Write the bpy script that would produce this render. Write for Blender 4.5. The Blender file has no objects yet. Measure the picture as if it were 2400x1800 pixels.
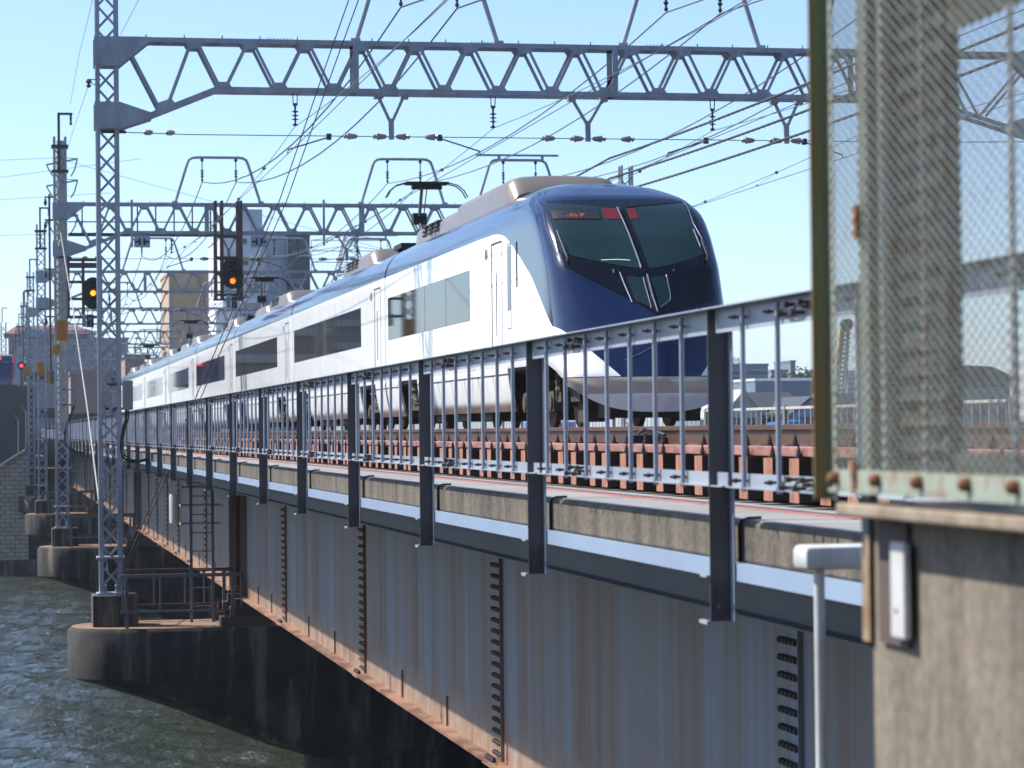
import bpy, math, random
import numpy as np
from mathutils import Vector, Matrix
random.seed(7)
R = math.radians
scene = bpy.context.scene
col = scene.collection

# ------------------------------------------------------------ camera, light
# world: X across the bridge, Y along it (away), Z up; origin = the photographer's eye, level with the rail tops
F = 6243.0                      # focal length in pixels of the 2400 px wide photograph (45 mm lens on a 17.3 mm sensor)
VPX, VPY, ROLL = -12.0, 1019.0, 0.0075
v = np.array([VPX - 1200, -(VPY - 900), -F]); v /= np.linalg.norm(v)      # world Y in camera axes
u = np.array([-math.sin(ROLL), math.cos(ROLL), 0.0]); u = u - v * u.dot(v); u /= np.linalg.norm(u)   # world Z
w = np.cross(v, u)                                                      # world X
M = np.array([w, v, u])         # rows: world axes in camera coordinates -> M @ cam = world
cam_d = bpy.data.cameras.new('camera'); cam = bpy.data.objects.new('camera', cam_d); col.objects.link(cam)
cam.matrix_world = Matrix([list(M[0]) + [0], list(M[1]) + [0], list(M[2]) + [0], [0, 0, 0, 1]])
cam_d.sensor_width = 17.3; cam_d.lens = 45.0 * (F / (45 / 17.3 * 2400)); cam_d.clip_start = 0.3; cam_d.clip_end = 12000
cam_d.dof.use_dof = True; cam_d.dof.focus_distance = 30.0; cam_d.dof.aperture_fstop = 2.7
scene.camera = cam

SUN = Vector((-0.60, 0.30, 0.80)).normalized()
sun_d = bpy.data.lights.new('sun', 'SUN'); sun_d.energy = 5.0; sun_d.angle = R(0.53); sun_d.color = (1.0, 0.95, 0.87)
sun = bpy.data.objects.new('sun', sun_d); col.objects.link(sun)
sun.rotation_euler = SUN.to_track_quat('Z', 'Y').to_euler()
world = bpy.data.worlds.new('World'); scene.world = world; world.use_nodes = True
wn = world.node_tree.nodes; wl = world.node_tree.links
sky = wn.new('ShaderNodeTexSky'); sky.sky_type = 'NISHITA'; sky.sun_disc = False
sky.sun_elevation = math.asin(SUN.z); sky.sun_rotation = math.atan2(SUN.x, SUN.y)
sky.altitude = 0; sky.air_density = 0.75; sky.dust_density = 0.8; sky.ozone_density = 4.5
bg = wn['Background']; bg.inputs['Strength'].default_value = 0.142
wl.new(sky.outputs[0], bg.inputs['Color'])
scene.view_settings.view_transform = 'Standard'; scene.view_settings.look = 'None'
scene.view_settings.exposure = 0.75; scene.view_settings.gamma = 1.0; scene.view_settings.use_curve_mapping = False
scene.cycles.max_bounces = 7; scene.cycles.transparent_max_bounces = 12

def at(px, py, Y):              # photo pixel (2400 wide) -> point in the plane Y
    c = M @ np.array([px - 1200, -(py - 900), -F]); c = c * (Y / c[1]); return Vector(c)
def atX(px, py, X):
    c = M @ np.array([px - 1200, -(py - 900), -F]); c = c * (X / c[0]); return Vector(c)
def proj(p):
    c = M.T @ np.array(p); return 1200 + F * c[0] / -c[2], 900 - F * c[1] / -c[2]

# ------------------------------------------------------------ objects
def tag(o, label=None, cat=None, group=None, kind=None):
    if label: o['label'] = label
    if cat: o['category'] = cat
    if group: o['group'] = group
    if kind: o['kind'] = kind
    return o
def thing(name, label, cat, loc=(0, 0, 0), group=None):
    o = bpy.data.objects.new(name, None); col.objects.link(o); o.location = loc; o.empty_display_size = 0.3
    return tag(o, label, cat, group)
def kids(o): return list(o.children)
def copy_tree(o, parent=None, top=True):
    c = o.copy(); col.objects.link(c)
    if not top: c.parent = parent
    for ch in kids(o): copy_tree(ch, c, False)
    return c

class MB:
    def __init__(s, loc=(0, 0, 0)): s.v = []; s.f = []; s.mi = []; s.o = Vector(loc); s.cur = 0
    def vert(s, p): s.v.append(tuple(Vector(p) - s.o)); return len(s.v) - 1
    def face(s, ids): s.f.append(tuple(ids)); s.mi.append(s.cur)
    def box(s, x0, x1, y0, y1, z0, z1):
        b = len(s.v)
        for z in (z0, z1):
            for x, y in ((x0, y0), (x1, y0), (x1, y1), (x0, y1)): s.vert((x, y, z))
        for q in ((3, 2, 1, 0), (4, 5, 6, 7), (0, 1, 5, 4), (1, 2, 6, 5), (2, 3, 7, 6), (3, 0, 4, 7)): s.face([b + i for i in q])
        return s
    def bar(s, p0, p1, a, b=None, up=(0, 0, 1)):          # rectangular bar, a across, b along 'up'
        b = b or a; p0 = Vector(p0); p1 = Vector(p1); d = (p1 - p0).normalized(); U = Vector(up)
        if abs(d.dot(U)) > .98: U = Vector((1, 0, 0)) if abs(d.x) < .9 else Vector((0, 1, 0))
        x = d.cross(U).normalized(); y = x.cross(d).normalized(); k = len(s.v)
        for p in (p0, p1):
            for i, j in ((-1, -1), (1, -1), (1, 1), (-1, 1)): s.vert(p + x * (a / 2 * i) + y * (b / 2 * j))
        for q in ((3, 2, 1, 0), (4, 5, 6, 7), (0, 1, 5, 4), (1, 2, 6, 5), (2, 3, 7, 6), (3, 0, 4, 7)): s.face([k + i for i in q])
        return s
    def tube(s, pts, r, n=8, caps=True, ref=None):
        pts = [Vector(p) for p in pts]; rs = r if isinstance(r, (list, tuple)) else [r] * len(pts); k = len(s.v)
        ref = Vector(ref) if ref else None
        for i, p in enumerate(pts):
            d = (pts[min(i + 1, len(pts) - 1)] - pts[max(i - 1, 0)]).normalized()
            U = ref if ref else (Vector((0, 0, 1)) if abs(d.z) < .9 else Vector((0, 1, 0)))
            x = d.cross(U).normalized(); y = x.cross(d).normalized()
            for j in range(n):
                a = 2 * math.pi * j / n; s.vert(p + x * math.cos(a) * rs[i] + y * math.sin(a) * rs[i])
        for i in range(len(pts) - 1):
            for j in range(n): s.face([k + i * n + j, k + i * n + (j + 1) % n, k + (i + 1) * n + (j + 1) % n, k + (i + 1) * n + j])
        if caps:
            s.face([k + j for j in reversed(range(n))]); s.face([k + (len(pts) - 1) * n + j for j in range(n)])
        return s
    def lathe(s, c, prof, n=12, axis='z'):
        c = Vector(c); pts = []
        for r, h in prof: pts.append((r, h))
        k = len(s.v)
        for r, h in pts:
            for j in range(n):
                a = 2 * math.pi * j / n; q = (r * math.cos(a), r * math.sin(a), h)
                if axis == 'x': q = (h, q[0], q[1])
                if axis == 'y': q = (q[0], h, q[1])
                s.vert(c + Vector(q))
        for i in range(len(pts) - 1):
            for j in range(n): s.face([k + i * n + j, k + i * n + (j + 1) % n, k + (i + 1) * n + (j + 1) % n, k + (i + 1) * n + j])
        s.face([k + j for j in reversed(range(n))]); s.face([k + (len(pts) - 1) * n + j for j in range(n)])
        return s
    def prism(s, poly, d):                                  # polygon extruded by vector d
        d = Vector(d); n = len(poly); k = len(s.v)
        for p in poly: s.vert(p)
        for p in poly: s.vert(Vector(p) + d)
        s.face([k + i for i in reversed(range(n))]); s.face([k + n + i for i in range(n)])
        for i in range(n): s.face([k + i, k + (i + 1) % n, k + n + (i + 1) % n, k + n + i])
        return s
    def grid(s, P):                                         # P[i][j] points
        k = len(s.v); m = len(P[0])
        for row in P:
            for p in row: s.vert(p)
        for i in range(len(P) - 1):
            for j in range(m - 1): s.face([k + i * m + j, k + i * m + j + 1, k + (i + 1) * m + j + 1, k + (i + 1) * m + j])
        return s
    def build(s, name, mat, parent=None, smooth=False, bevel=0):
        me = bpy.data.meshes.new(name); me.from_pydata(s.v, [], s.f)
        for m in (mat if isinstance(mat, list) else [mat]): me.materials.append(m)
        if isinstance(mat, list): me.polygons.foreach_set('material_index', s.mi)
        import bmesh
        if len(s.v) < 30000:
            b = bmesh.new(); b.from_mesh(me); bmesh.ops.recalc_face_normals(b, faces=b.faces)
            if bevel: bmesh.ops.bevel(b, geom=[e for e in b.edges if e.calc_face_angle(0) > .6], offset=bevel, segments=2, affect='EDGES', profile=.5)
            b.to_mesh(me); b.free()
        if smooth:
            me.shade_smooth()
            if smooth != 'all': me.set_sharp_from_angle(angle=R(38))
        me.update()
        o = bpy.data.objects.new(name, me); col.objects.link(o); o.location = s.o
        if parent:
            o.parent = parent; o.location = s.o
        return o
def structure(o): o['kind'] = 'structure'; return o

# ------------------------------------------------------------ materials
def new_mat(name):
    m = bpy.data.materials.new(name); m.use_nodes = True; nt = m.node_tree; return m, nt, nt.nodes['Principled BSDF']
def nd(nt, t, **kw):
    n = nt.nodes.new(t)
    for k, val in kw.items():
        if k in n.inputs: n.inputs[k].default_value = val
        else: setattr(n, k, val)
    return n
def noise(nt, scale=(1, 1, 1), s=4, detail=5, rough=.6, coord='Object'):
    tc = nd(nt, 'ShaderNodeTexCoord'); mp = nd(nt, 'ShaderNodeMapping'); mp.inputs['Scale'].default_value = scale
    n = nd(nt, 'ShaderNodeTexNoise'); n.inputs['Scale'].default_value = s; n.inputs['Detail'].default_value = detail; n.inputs['Roughness'].default_value = rough
    if coord == 'World':
        g = nd(nt, 'ShaderNodeNewGeometry'); nt.links.new(g.outputs['Position'], mp.inputs['Vector'])
    else: nt.links.new(tc.outputs[coord], mp.inputs['Vector'])
    nt.links.new(mp.outputs[0], n.inputs['Vector']); return n.outputs['Fac']
def ramp(nt, fac, stops):
    r = nd(nt, 'ShaderNodeValToRGB'); e = r.color_ramp.elements
    while len(e) > len(stops): e.remove(e[-1])
    while len(e) < len(stops): e.new(0)
    for i, (p, c) in enumerate(stops):
        e[i].position = p; e[i].color = c if len(c) == 4 else (*c, 1)
    nt.links.new(fac, r.inputs[0]); return r.outputs[0]
def mix(nt, fac, a, b, mode='MIX'):
    m = nd(nt, 'ShaderNodeMix', data_type='RGBA', blend_type=mode)
    for i, val in ((0, fac), (6, a), (7, b)):
        if hasattr(val, 'links'): nt.links.new(val, m.inputs[i])
        elif i == 0: m.inputs[0].default_value = val
        else: m.inputs[i].default_value = (*val, 1) if len(val) == 3 else val
    return m.outputs[2]
def math_(nt, op, a, b=0, c=None):
    m = nd(nt, 'ShaderNodeMath', operation=op)
    for i, val in enumerate((a, b) if c is None else (a, b, c)):
        if hasattr(val, 'links'): nt.links.new(val, m.inputs[i])
        else: m.inputs[i].default_value = val
    return m.outputs[0]
def bump(nt, b, fac, strength=.2, dist=.02):
    n = nd(nt, 'ShaderNodeBump'); n.inputs['Strength'].default_value = strength; n.inputs['Distance'].default_value = dist
    nt.links.new(fac, n.inputs['Height']); nt.links.new(n.outputs[0], b.inputs['Normal'])
def simple(name, c, rough=.5, metal=0, var=.25, s=3, c2=None, streak=(1, 1, 1), bmp=0, coat=0, spec=None, coord='World', lo=.35, hi=.7, K=.66):
    m, nt, b = new_mat(name); c = tuple(x * K for x in c); c2 = c2 and tuple(x * K for x in c2)
    f = noise(nt, streak, s, coord=coord)
    c2 = c2 or tuple(x * (1 - var) for x in c)
    nt.links.new(ramp(nt, f, [(lo, c), (hi, c2)]), b.inputs['Base Color'])
    b.inputs['Roughness'].default_value = rough; b.inputs['Metallic'].default_value = metal; b.inputs['Coat Weight'].default_value = coat
    if spec is not None: b.inputs['Specular IOR Level'].default_value = spec
    if bmp: bump(nt, b, noise(nt, (1, 1, 1), s * 8, coord=coord), bmp)
    return m
def emit(name, c, e):
    m, nt, b = new_mat(name); b.inputs['Base Color'].default_value = (*c, 1)
    b.inputs['Emission Color'].default_value = (*c, 1); b.inputs['Emission Strength'].default_value = e; return m

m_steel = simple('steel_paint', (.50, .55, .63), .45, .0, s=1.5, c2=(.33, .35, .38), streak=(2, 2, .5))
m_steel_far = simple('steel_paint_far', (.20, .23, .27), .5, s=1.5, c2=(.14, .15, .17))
m_rail_paint = simple('railing_paint', (.46, .51, .60), .38, .0, s=2.2, c2=(.36, .40, .48), streak=(1, 1, 1))
m_fascia = simple('fascia_paint', (.38, .50, .68), .4, 0, s=1.2, c2=(.34, .43, .58))
m_post_shade = simple('post_baked_shade', (.078, .08, .09), .4, s=2, c2=(.068, .060, .056), K=1)  # near-black colour stands for shade on the post webs and fascia web
m_rustbeam = simple('rusty_steel', (.16, .09, .06), .75, s=3, c2=(.10, .08, .08), streak=(1, 1, .4))
m_bolt = simple('dark_bolt', (.07, .05, .045), .6, s=6)
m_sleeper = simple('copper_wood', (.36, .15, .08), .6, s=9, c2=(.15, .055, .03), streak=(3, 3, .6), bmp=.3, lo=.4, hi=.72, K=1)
m_sleeper_side = simple('sleeper_side_shade', (.030, .014, .010), .8, s=5, K=1)  # shade between the sleepers put into the colour of their sides
m_plank = simple('guard_plank_wood', (.40, .20, .15), .35, s=5, c2=(.20, .07, .05), streak=(2, 1, 2), bmp=.2, K=1)
m_rail = simple('rail_steel', (.17, .085, .045), .45, .2, s=4, c2=(.11, .05, .03))
m_wire = simple('wire_dark', (.05, .055, .06), .5)
m_wire_pale = simple('wire_verdigris', (.16, .21, .21), .5)
m_cable_red = simple('guy_wire_steel', (.17, .11, .11), .5)
m_white_rod = simple('pale_rod', (.55, .55, .52), .5)
m_black = simple('black_rubber', (.012, .012, .013), .55)
m_porcelain = simple('porcelain', (.5, .46, .4), .2)
m_ins_dark = simple('dark_insulator', (.05, .06, .065), .25)
m_conc_slab = simple('walkway_concrete', (.40, .395, .385), .85, s=1.2, c2=(.30, .29, .28), bmp=.15)
m_orange_line = simple('orange_paint', (.62, .19, .10), .6, s=3, c2=(.50, .17, .10))
m_grey_box = simple('cabinet_grey', (.33, .33, .32), .5, var=.1)
m_ac = simple('roof_fairing', (.29, .255, .235), .35, .15, s=.6, var=.15)
m_alum = simple('aluminium_trim', (.6, .62, .65), .25, .9)
m_glass, nt, b = new_mat('dark_glass'); b.inputs['Base Color'].default_value = (.006, .009, .012, 1); b.inputs['Roughness'].default_value = .03; b.inputs['IOR'].default_value = 1.55
nt.links.new(ramp(nt, noise(nt, (1, .3, 2), 1.2), [(.4, (.004, .007, .01)), (.7, (.014, .014, .013))]), b.inputs['Base Color'])
m_screen, nt, b = new_mat('windscreen_glass'); b.inputs['Base Color'].default_value = (.010, .026, .030, 1); b.inputs['Roughness'].default_value = .04; b.inputs['Specular IOR Level'].default_value = .35

def grime(nt, z0, z1):
    g = nd(nt, 'ShaderNodeNewGeometry'); sp = nd(nt, 'ShaderNodeSeparateXYZ'); nt.links.new(g.outputs['Position'], sp.inputs[0])
    mr = nd(nt, 'ShaderNodeMapRange'); mr.inputs['From Min'].default_value = z0; mr.inputs['From Max'].default_value = z1; mr.interpolation_type = 'SMOOTHSTEP'
    nt.links.new(sp.outputs['Z'], mr.inputs['Value']); return mr.outputs[0], sp

# girder: blue-grey paint with vertical rust streaks, rusting through along the foot of the web
def girder_mat():
    m, nt, b = new_mat('girder_paint')
    f = noise(nt, (1, 1, .03), 1.9, 7, .68, 'World'); f2 = noise(nt, (1, 1, .05), .55, 3, .5, 'World')
    c = ramp(nt, f, [(.38, (.20, .225, .28)), (.45, (.175, .165, .165)), (.51, (.19, .15, .115)), (.57, (.18, .095, .05)), (.66, (.13, .048, .02))])
    c2 = ramp(nt, f2, [(.4, (.17, .18, .21)), (.54, (.14, .105, .085))])
    c = mix(nt, .28, c, c2)
    z, sp = grime(nt, -2.75, -3.25)
    n3 = noise(nt, (1, 1, .6), 3, 6, .65, 'World')
    zf = math_(nt, 'MULTIPLY', z, math_(nt, 'ADD', n3, .45)); 
    rust = ramp(nt, n3, [(.35, (.36, .27, .21)), (.52, (.27, .17, .11)), (.66, (.24, .10, .05))])
    c = mix(nt, zf, c, rust)
    nt.links.new(c, b.inputs['Base Color']); b.inputs['Roughness'].default_value = .45
    bump(nt, b, f2, .08, .05); return m
m_girder = girder_mat()
m_flange = simple('rusty_flange', (.40, .21, .125), .75, s=2.2, c2=(.16, .075, .045), streak=(1, .6, 1), bmp=.3, lo=.4, hi=.62)
def kerb_mat():
    m, nt, b = new_mat('kerb_concrete')
    f = noise(nt, (1, 1, .15), 5, 6, .6, 'World'); f2 = noise(nt, (1, 1, 1), 24, 4, .6, 'World')
    c = ramp(nt, f, [(.38, (.14, .115, .085)), (.52, (.085, .070, .05)), (.66, (.032, .028, .023))])
    c = mix(nt, .25, c, ramp(nt, f2, [(.35, (.045, .04, .032)), (.65, (.19, .165, .13))]))
    nt.links.new(c, b.inputs['Base Color']); b.inputs['Roughness'].default_value = .9; bump(nt, b, f2, .5, .02); return m
m_kerb = kerb_mat()
def pier_mat():
    m, nt, b = new_mat('pier_concrete')
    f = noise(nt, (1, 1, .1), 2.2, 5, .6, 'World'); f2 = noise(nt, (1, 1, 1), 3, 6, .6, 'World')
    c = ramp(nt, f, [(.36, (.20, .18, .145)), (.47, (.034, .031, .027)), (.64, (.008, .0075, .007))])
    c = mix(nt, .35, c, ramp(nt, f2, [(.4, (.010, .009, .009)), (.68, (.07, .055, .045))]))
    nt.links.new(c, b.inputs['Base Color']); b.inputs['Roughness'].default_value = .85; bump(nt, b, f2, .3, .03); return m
m_pier = pier_mat()
def piertop_mat():
    m = simple('pier_top_rusty', (.30, .22, .16), .9, s=1.5, c2=(.28, .12, .06), bmp=.2); return m
m_piertop = piertop_mat()
def water_mat():
    m, nt, b = new_mat('river_water')
    fo = noise(nt, (1, .45, 1), .55, 8, .72, 'World'); nt.links.new(ramp(nt, fo, [(.66, (.022, .028, .018)), (.74, (.32, .33, .31))]), b.inputs['Base Color']); b.inputs['Roughness'].default_value = .05; b.inputs['IOR'].default_value = 1.33
    f1 = noise(nt, (1, 1, 1), 1.6, 6, .65, 'World'); f2 = noise(nt, (1, .6, 1), 7, 3, .6, 'World')
    h = math_(nt, 'ADD', f1, math_(nt, 'MULTIPLY', f2, .25)); bump(nt, b, h, .85, .28)
    return m
m_water = water_mat()
def brick_mat():
    m, nt, b = new_mat('stone_block_wall')
    g = nd(nt, 'ShaderNodeNewGeometry'); sp = nd(nt, 'ShaderNodeSeparateXYZ'); cb = nd(nt, 'ShaderNodeCombineXYZ')
    nt.links.new(g.outputs['Position'], sp.inputs[0]); nt.links.new(sp.outputs['X'], cb.inputs[0]); nt.links.new(sp.outputs['Z'], cb.inputs[1])
    br = nd(nt, 'ShaderNodeTexBrick'); nt.links.new(cb.outputs[0], br.inputs['Vector'])
    for k, val in (('Color1', (.46, .37, .28, 1)), ('Color2', (.36, .29, .22, 1)), ('Mortar', (.13, .11, .09, 1))): br.inputs[k].default_value = val
    for k, val in (('Scale', 1.0), ('Mortar Size', .035), ('Brick Width', .62), ('Row Height', .27)): br.inputs[k].default_value = val
    f = noise(nt, (1, 1, 1), 2, 4, .6, 'World')
    nt.links.new(mix(nt, .3, br.outputs[0], ramp(nt, f, [(.4, (.45, .4, .33)), (.65, (.17, .14, .11))])), b.inputs['Base Color']); b.inputs['Roughness'].default_value = .85; return m
m_brick = brick_mat()
def livery(name, lead):
    m, nt, b = new_mat(name)
    g = nd(nt, 'ShaderNodeNewGeometry'); sp = nd(nt, 'ShaderNodeSeparateXYZ'); nt.links.new(g.outputs['Position'], sp.inputs[0])
    z = sp.outputs['Z']; y = sp.outputs['Y']
    blue = (.004, .014, .056)
    n = noise(nt, (1, .7, .12), 2.5, 4, .6, 'World')
    wcol = ramp(nt, n, [(.45, (.88, .88, .88)), (.78, (.74, .75, .76))])
    isw = math_(nt, 'LESS_THAN', z, 3.38)
    if lead:
        zs = [.5, .75, .95, 1.60, 2.45, 2.83, 3.1, 3.27, 3.345, 3.38]; ys = [38.5, 38.62, 38.85, 40.5, 42.0, 42.95, 43.7, 44.3, 44.9, 46.0]
        mr = nd(nt, 'ShaderNodeMapRange'); mr.inputs['From Min'].default_value = 0; mr.inputs['From Max'].default_value = 4; nt.links.new(z, mr.inputs['Value'])
        r = nd(nt, 'ShaderNodeFloatCurve'); cv = r.mapping.curves[0]
        for i, (a_, b_) in enumerate(zip(zs, ys)):
            if i == 0: cv.points[0].location = (a_ / 4, (b_ - 38) / 10)
            elif i == len(zs) - 1: cv.points[-1].location = (a_ / 4, (b_ - 38) / 10)
            else: cv.points.new(a_ / 4, (b_ - 38) / 10)
        for p in cv.points: p.handle_type = 'VECTOR' if p.location[0] < .8 else 'AUTO'
        r.mapping.update(); nt.links.new(mr.outputs[0], r.inputs['Value'])
        thr = math_(nt, 'MULTIPLY_ADD', r.outputs[0], 10.0, 38.0)
        ax = math_(nt, 'ABSOLUTE', math_(nt, 'SUBTRACT', sp.outputs['X'], 9.9)); ga = math_(nt, 'MULTIPLY_ADD', z, .945, .60 - .76 * .945)
        side = math_(nt, 'GREATER_THAN', ax, ga); low = math_(nt, 'LESS_THAN', z, 1.6); byy = math_(nt, 'GREATER_THAN', y, thr)
        pick = math_(nt, 'ADD', math_(nt, 'MULTIPLY', low, side), math_(nt, 'MULTIPLY', math_(nt, 'SUBTRACT', 1, low), byy))
        isw = math_(nt, 'MULTIPLY', isw, pick)
    c = mix(nt, isw, blue, wcol)
    if lead:
        tan = (.48, .40, .34); pale = (.80, .85, .92)
        front = math_(nt, 'LESS_THAN', y, 41.2)
        c = mix(nt, math_(nt, 'MULTIPLY', front, math_(nt, 'LESS_THAN', z, .775)), c, tan)
        c = mix(nt, math_(nt, 'MULTIPLY', front, math_(nt, 'LESS_THAN', z, .52)), c, pale)
        # thin dark panel gap round the nose above the bumper
        gap = math_(nt, 'COMPARE', z, .775, .008); c = mix(nt, math_(nt, 'MULTIPLY', front, gap), c, (.02, .02, .03))
    nt.links.new(c, b.inputs['Base Color'])
    met = math_(nt, 'SUBTRACT', 1, isw); nt.links.new(math_(nt, 'MULTIPLY', met, .1), b.inputs['Metallic'])
    b.inputs['Roughness'].default_value = .13; b.inputs['Specular IOR Level'].default_value = .4; b.inputs['Coat Weight'].default_value = .28; b.inputs['Coat Roughness'].default_value = .05
    wv = noise(nt, (1, .5, 1), 1.3, 2, .5, 'World'); bn = nd(nt, 'ShaderNodeBump'); bn.inputs['Strength'].default_value = .12; bn.inputs['Distance'].default_value = .03
    nt.links.new(wv, bn.inputs['Height']); nt.links.new(bn.outputs[0], b.inputs['Normal']); nt.links.new(bn.outputs[0], b.inputs['Coat Normal'])
    return m
m_lead = livery('lead_car_paint', True); m_car = livery('car_paint', False)
def skirt_mat():
    m, nt, b = new_mat('skirt_paint'); z, sp = grime(nt, .52, .38)
    n = noise(nt, (1, 1.5, .3), 3, 5, .6, 'World')
    dirt = ramp(nt, n, [(.35, (.23, .17, .15)), (.7, (.14, .09, .075))])
    c = mix(nt, z, ramp(nt, n, [(.4, (.72, .73, .73)), (.75, (.60, .60, .59))]), dirt)
    nt.links.new(c, b.inputs['Base Color']); b.inputs['Roughness'].default_value = .35; return m
m_skirt = skirt_mat()
m_under = simple('underframe_dark', (.045, .038, .033), .7, s=4, c2=(.10, .075, .05))
m_bogie = simple('bogie_grime', (.13, .095, .06), .7, s=5, c2=(.05, .04, .03))
m_black_face = simple('gloss_black_panel', (.003, .005, .012), .15, spec=.35)
m_navy = simple('navy_panel', (.012, .03, .11), .22, .3, coat=1)
m_red_glow = simple('red_panel', (.22, .012, .02), .3)
m_lamp_red = emit('signal_red_lamp', (1.0, .10, .005), 3.0)
m_lamp_yellow = emit('signal_yellow_lamp', (1.0, .20, .002), 2.6)
m_tail_red = emit('tail_lamp_red', (1.0, .03, .05), 2.2)
m_led = emit('orange_display_dots', (1.0, .12, .04), .7)
m_yel = simple('orange_sign_enamel', (.72, .28, .02), .5, var=.15)
m_yel2 = simple('yellow_sign_enamel', (.75, .42, .03), .5, var=.15)
m_signw = simple('white_sign_enamel', (.46, .50, .60), .5, var=.1)
m_mark = simple('black_marking', (.012, .012, .014), .5)
m_redmark = simple('red_marking', (.45, .06, .02), .5)
m_pvc = simple('white_pvc', (.85, .87, .87), .4, s=6, c2=(.55, .52, .44), streak=(1, 1, .4))
ORD = ['first', 'second', 'third', 'fourth', 'fifth', 'sixth', 'seventh', 'eighth', 'ninth', 'tenth', 'eleventh', 'twelfth', 'thirteenth', 'fourteenth',
       'fifteenth', 'sixteenth', 'seventeenth', 'eighteenth', 'nineteenth']
TENS = ['', '', 'twenty', 'thirty', 'forty', 'fifty', 'sixty', 'seventy', 'eighty', 'ninety']
TENTH = ['', '', 'twentieth', 'thirtieth', 'fortieth', 'fiftieth', 'sixtieth', 'seventieth', 'eightieth', 'ninetieth']
def ordinal(n):
    out = ''
    if n >= 100: out = {1: 'one hundred', 2: 'two hundred', 3: 'three hundred'}[n // 100] + ' and '; n %= 100
    if n == 0: return out[:-5] + 'th'
    if n < 20: return out + ORD[n - 1]
    return out + (TENTH[n // 10] if n % 10 == 0 else TENS[n // 10] + '-' + ORD[n % 10 - 1])

WATER = -9.0
PC = [55.3 + 39.6 * k for k in range(4)]       # pier centres, portals stand on them
BANK = 176.0
# ------------------------------------------------------------ ground and water
def river():
    xs = [-3000, -600, -160] + list(np.arange(-60, -8, 2.0)) + list(np.arange(-8, 12, .28)) + list(np.arange(12, 60, 3.0)) + [160, 600, 3000]
    ys = [-40, 0] + list(np.arange(40, BANK + 1, .42))
    mb = MB(); rs = np.random.RandomState(3); comps = []
    for i in range(26):
        L = 1.0 * 1.17 ** (i % 13) + rs.rand(); a = R(rs.uniform(15, 115)); comps.append((2 * math.pi / L * math.cos(a), 2 * math.pi / L * math.sin(a), rs.uniform(0, 6.28), .0105 * L ** .8))
    P = []
    for y in ys:
        row = []
        for x in xs:
            h = 0
            if 41 < y < BANK - 1 and -150 < x < 150:
                for kx, ky, p, A in comps:
                    s_ = math.sin(kx * x + ky * y + p); h += A * (1 - abs(s_)) * 1.6 - A * .6
            row.append((x, y, WATER + h))
        P.append(row)
    mb.grid(P); structure(mb.build('river', m_water, smooth='all'))
river()
m_land = simple('town_ground', (.13, .13, .12), .9, s=.05, c2=(.10, .11, .08))
g = MB()
g.grid([[(-3000, BANK - .5, -2.2), (3000, BANK - .5, -2.2)], [(-3000, 3000, -2.2), (3000, 3000, -2.2)]])
g.box(-3000, 3000, BANK, BANK + 3, -12, -2.25)
structure(g.build('ground', m_land))
g = MB(); g.box(-60, 60, -40, 4.6, -9.5, -1.7); structure(g.build('riverbank', m_pier))

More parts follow.
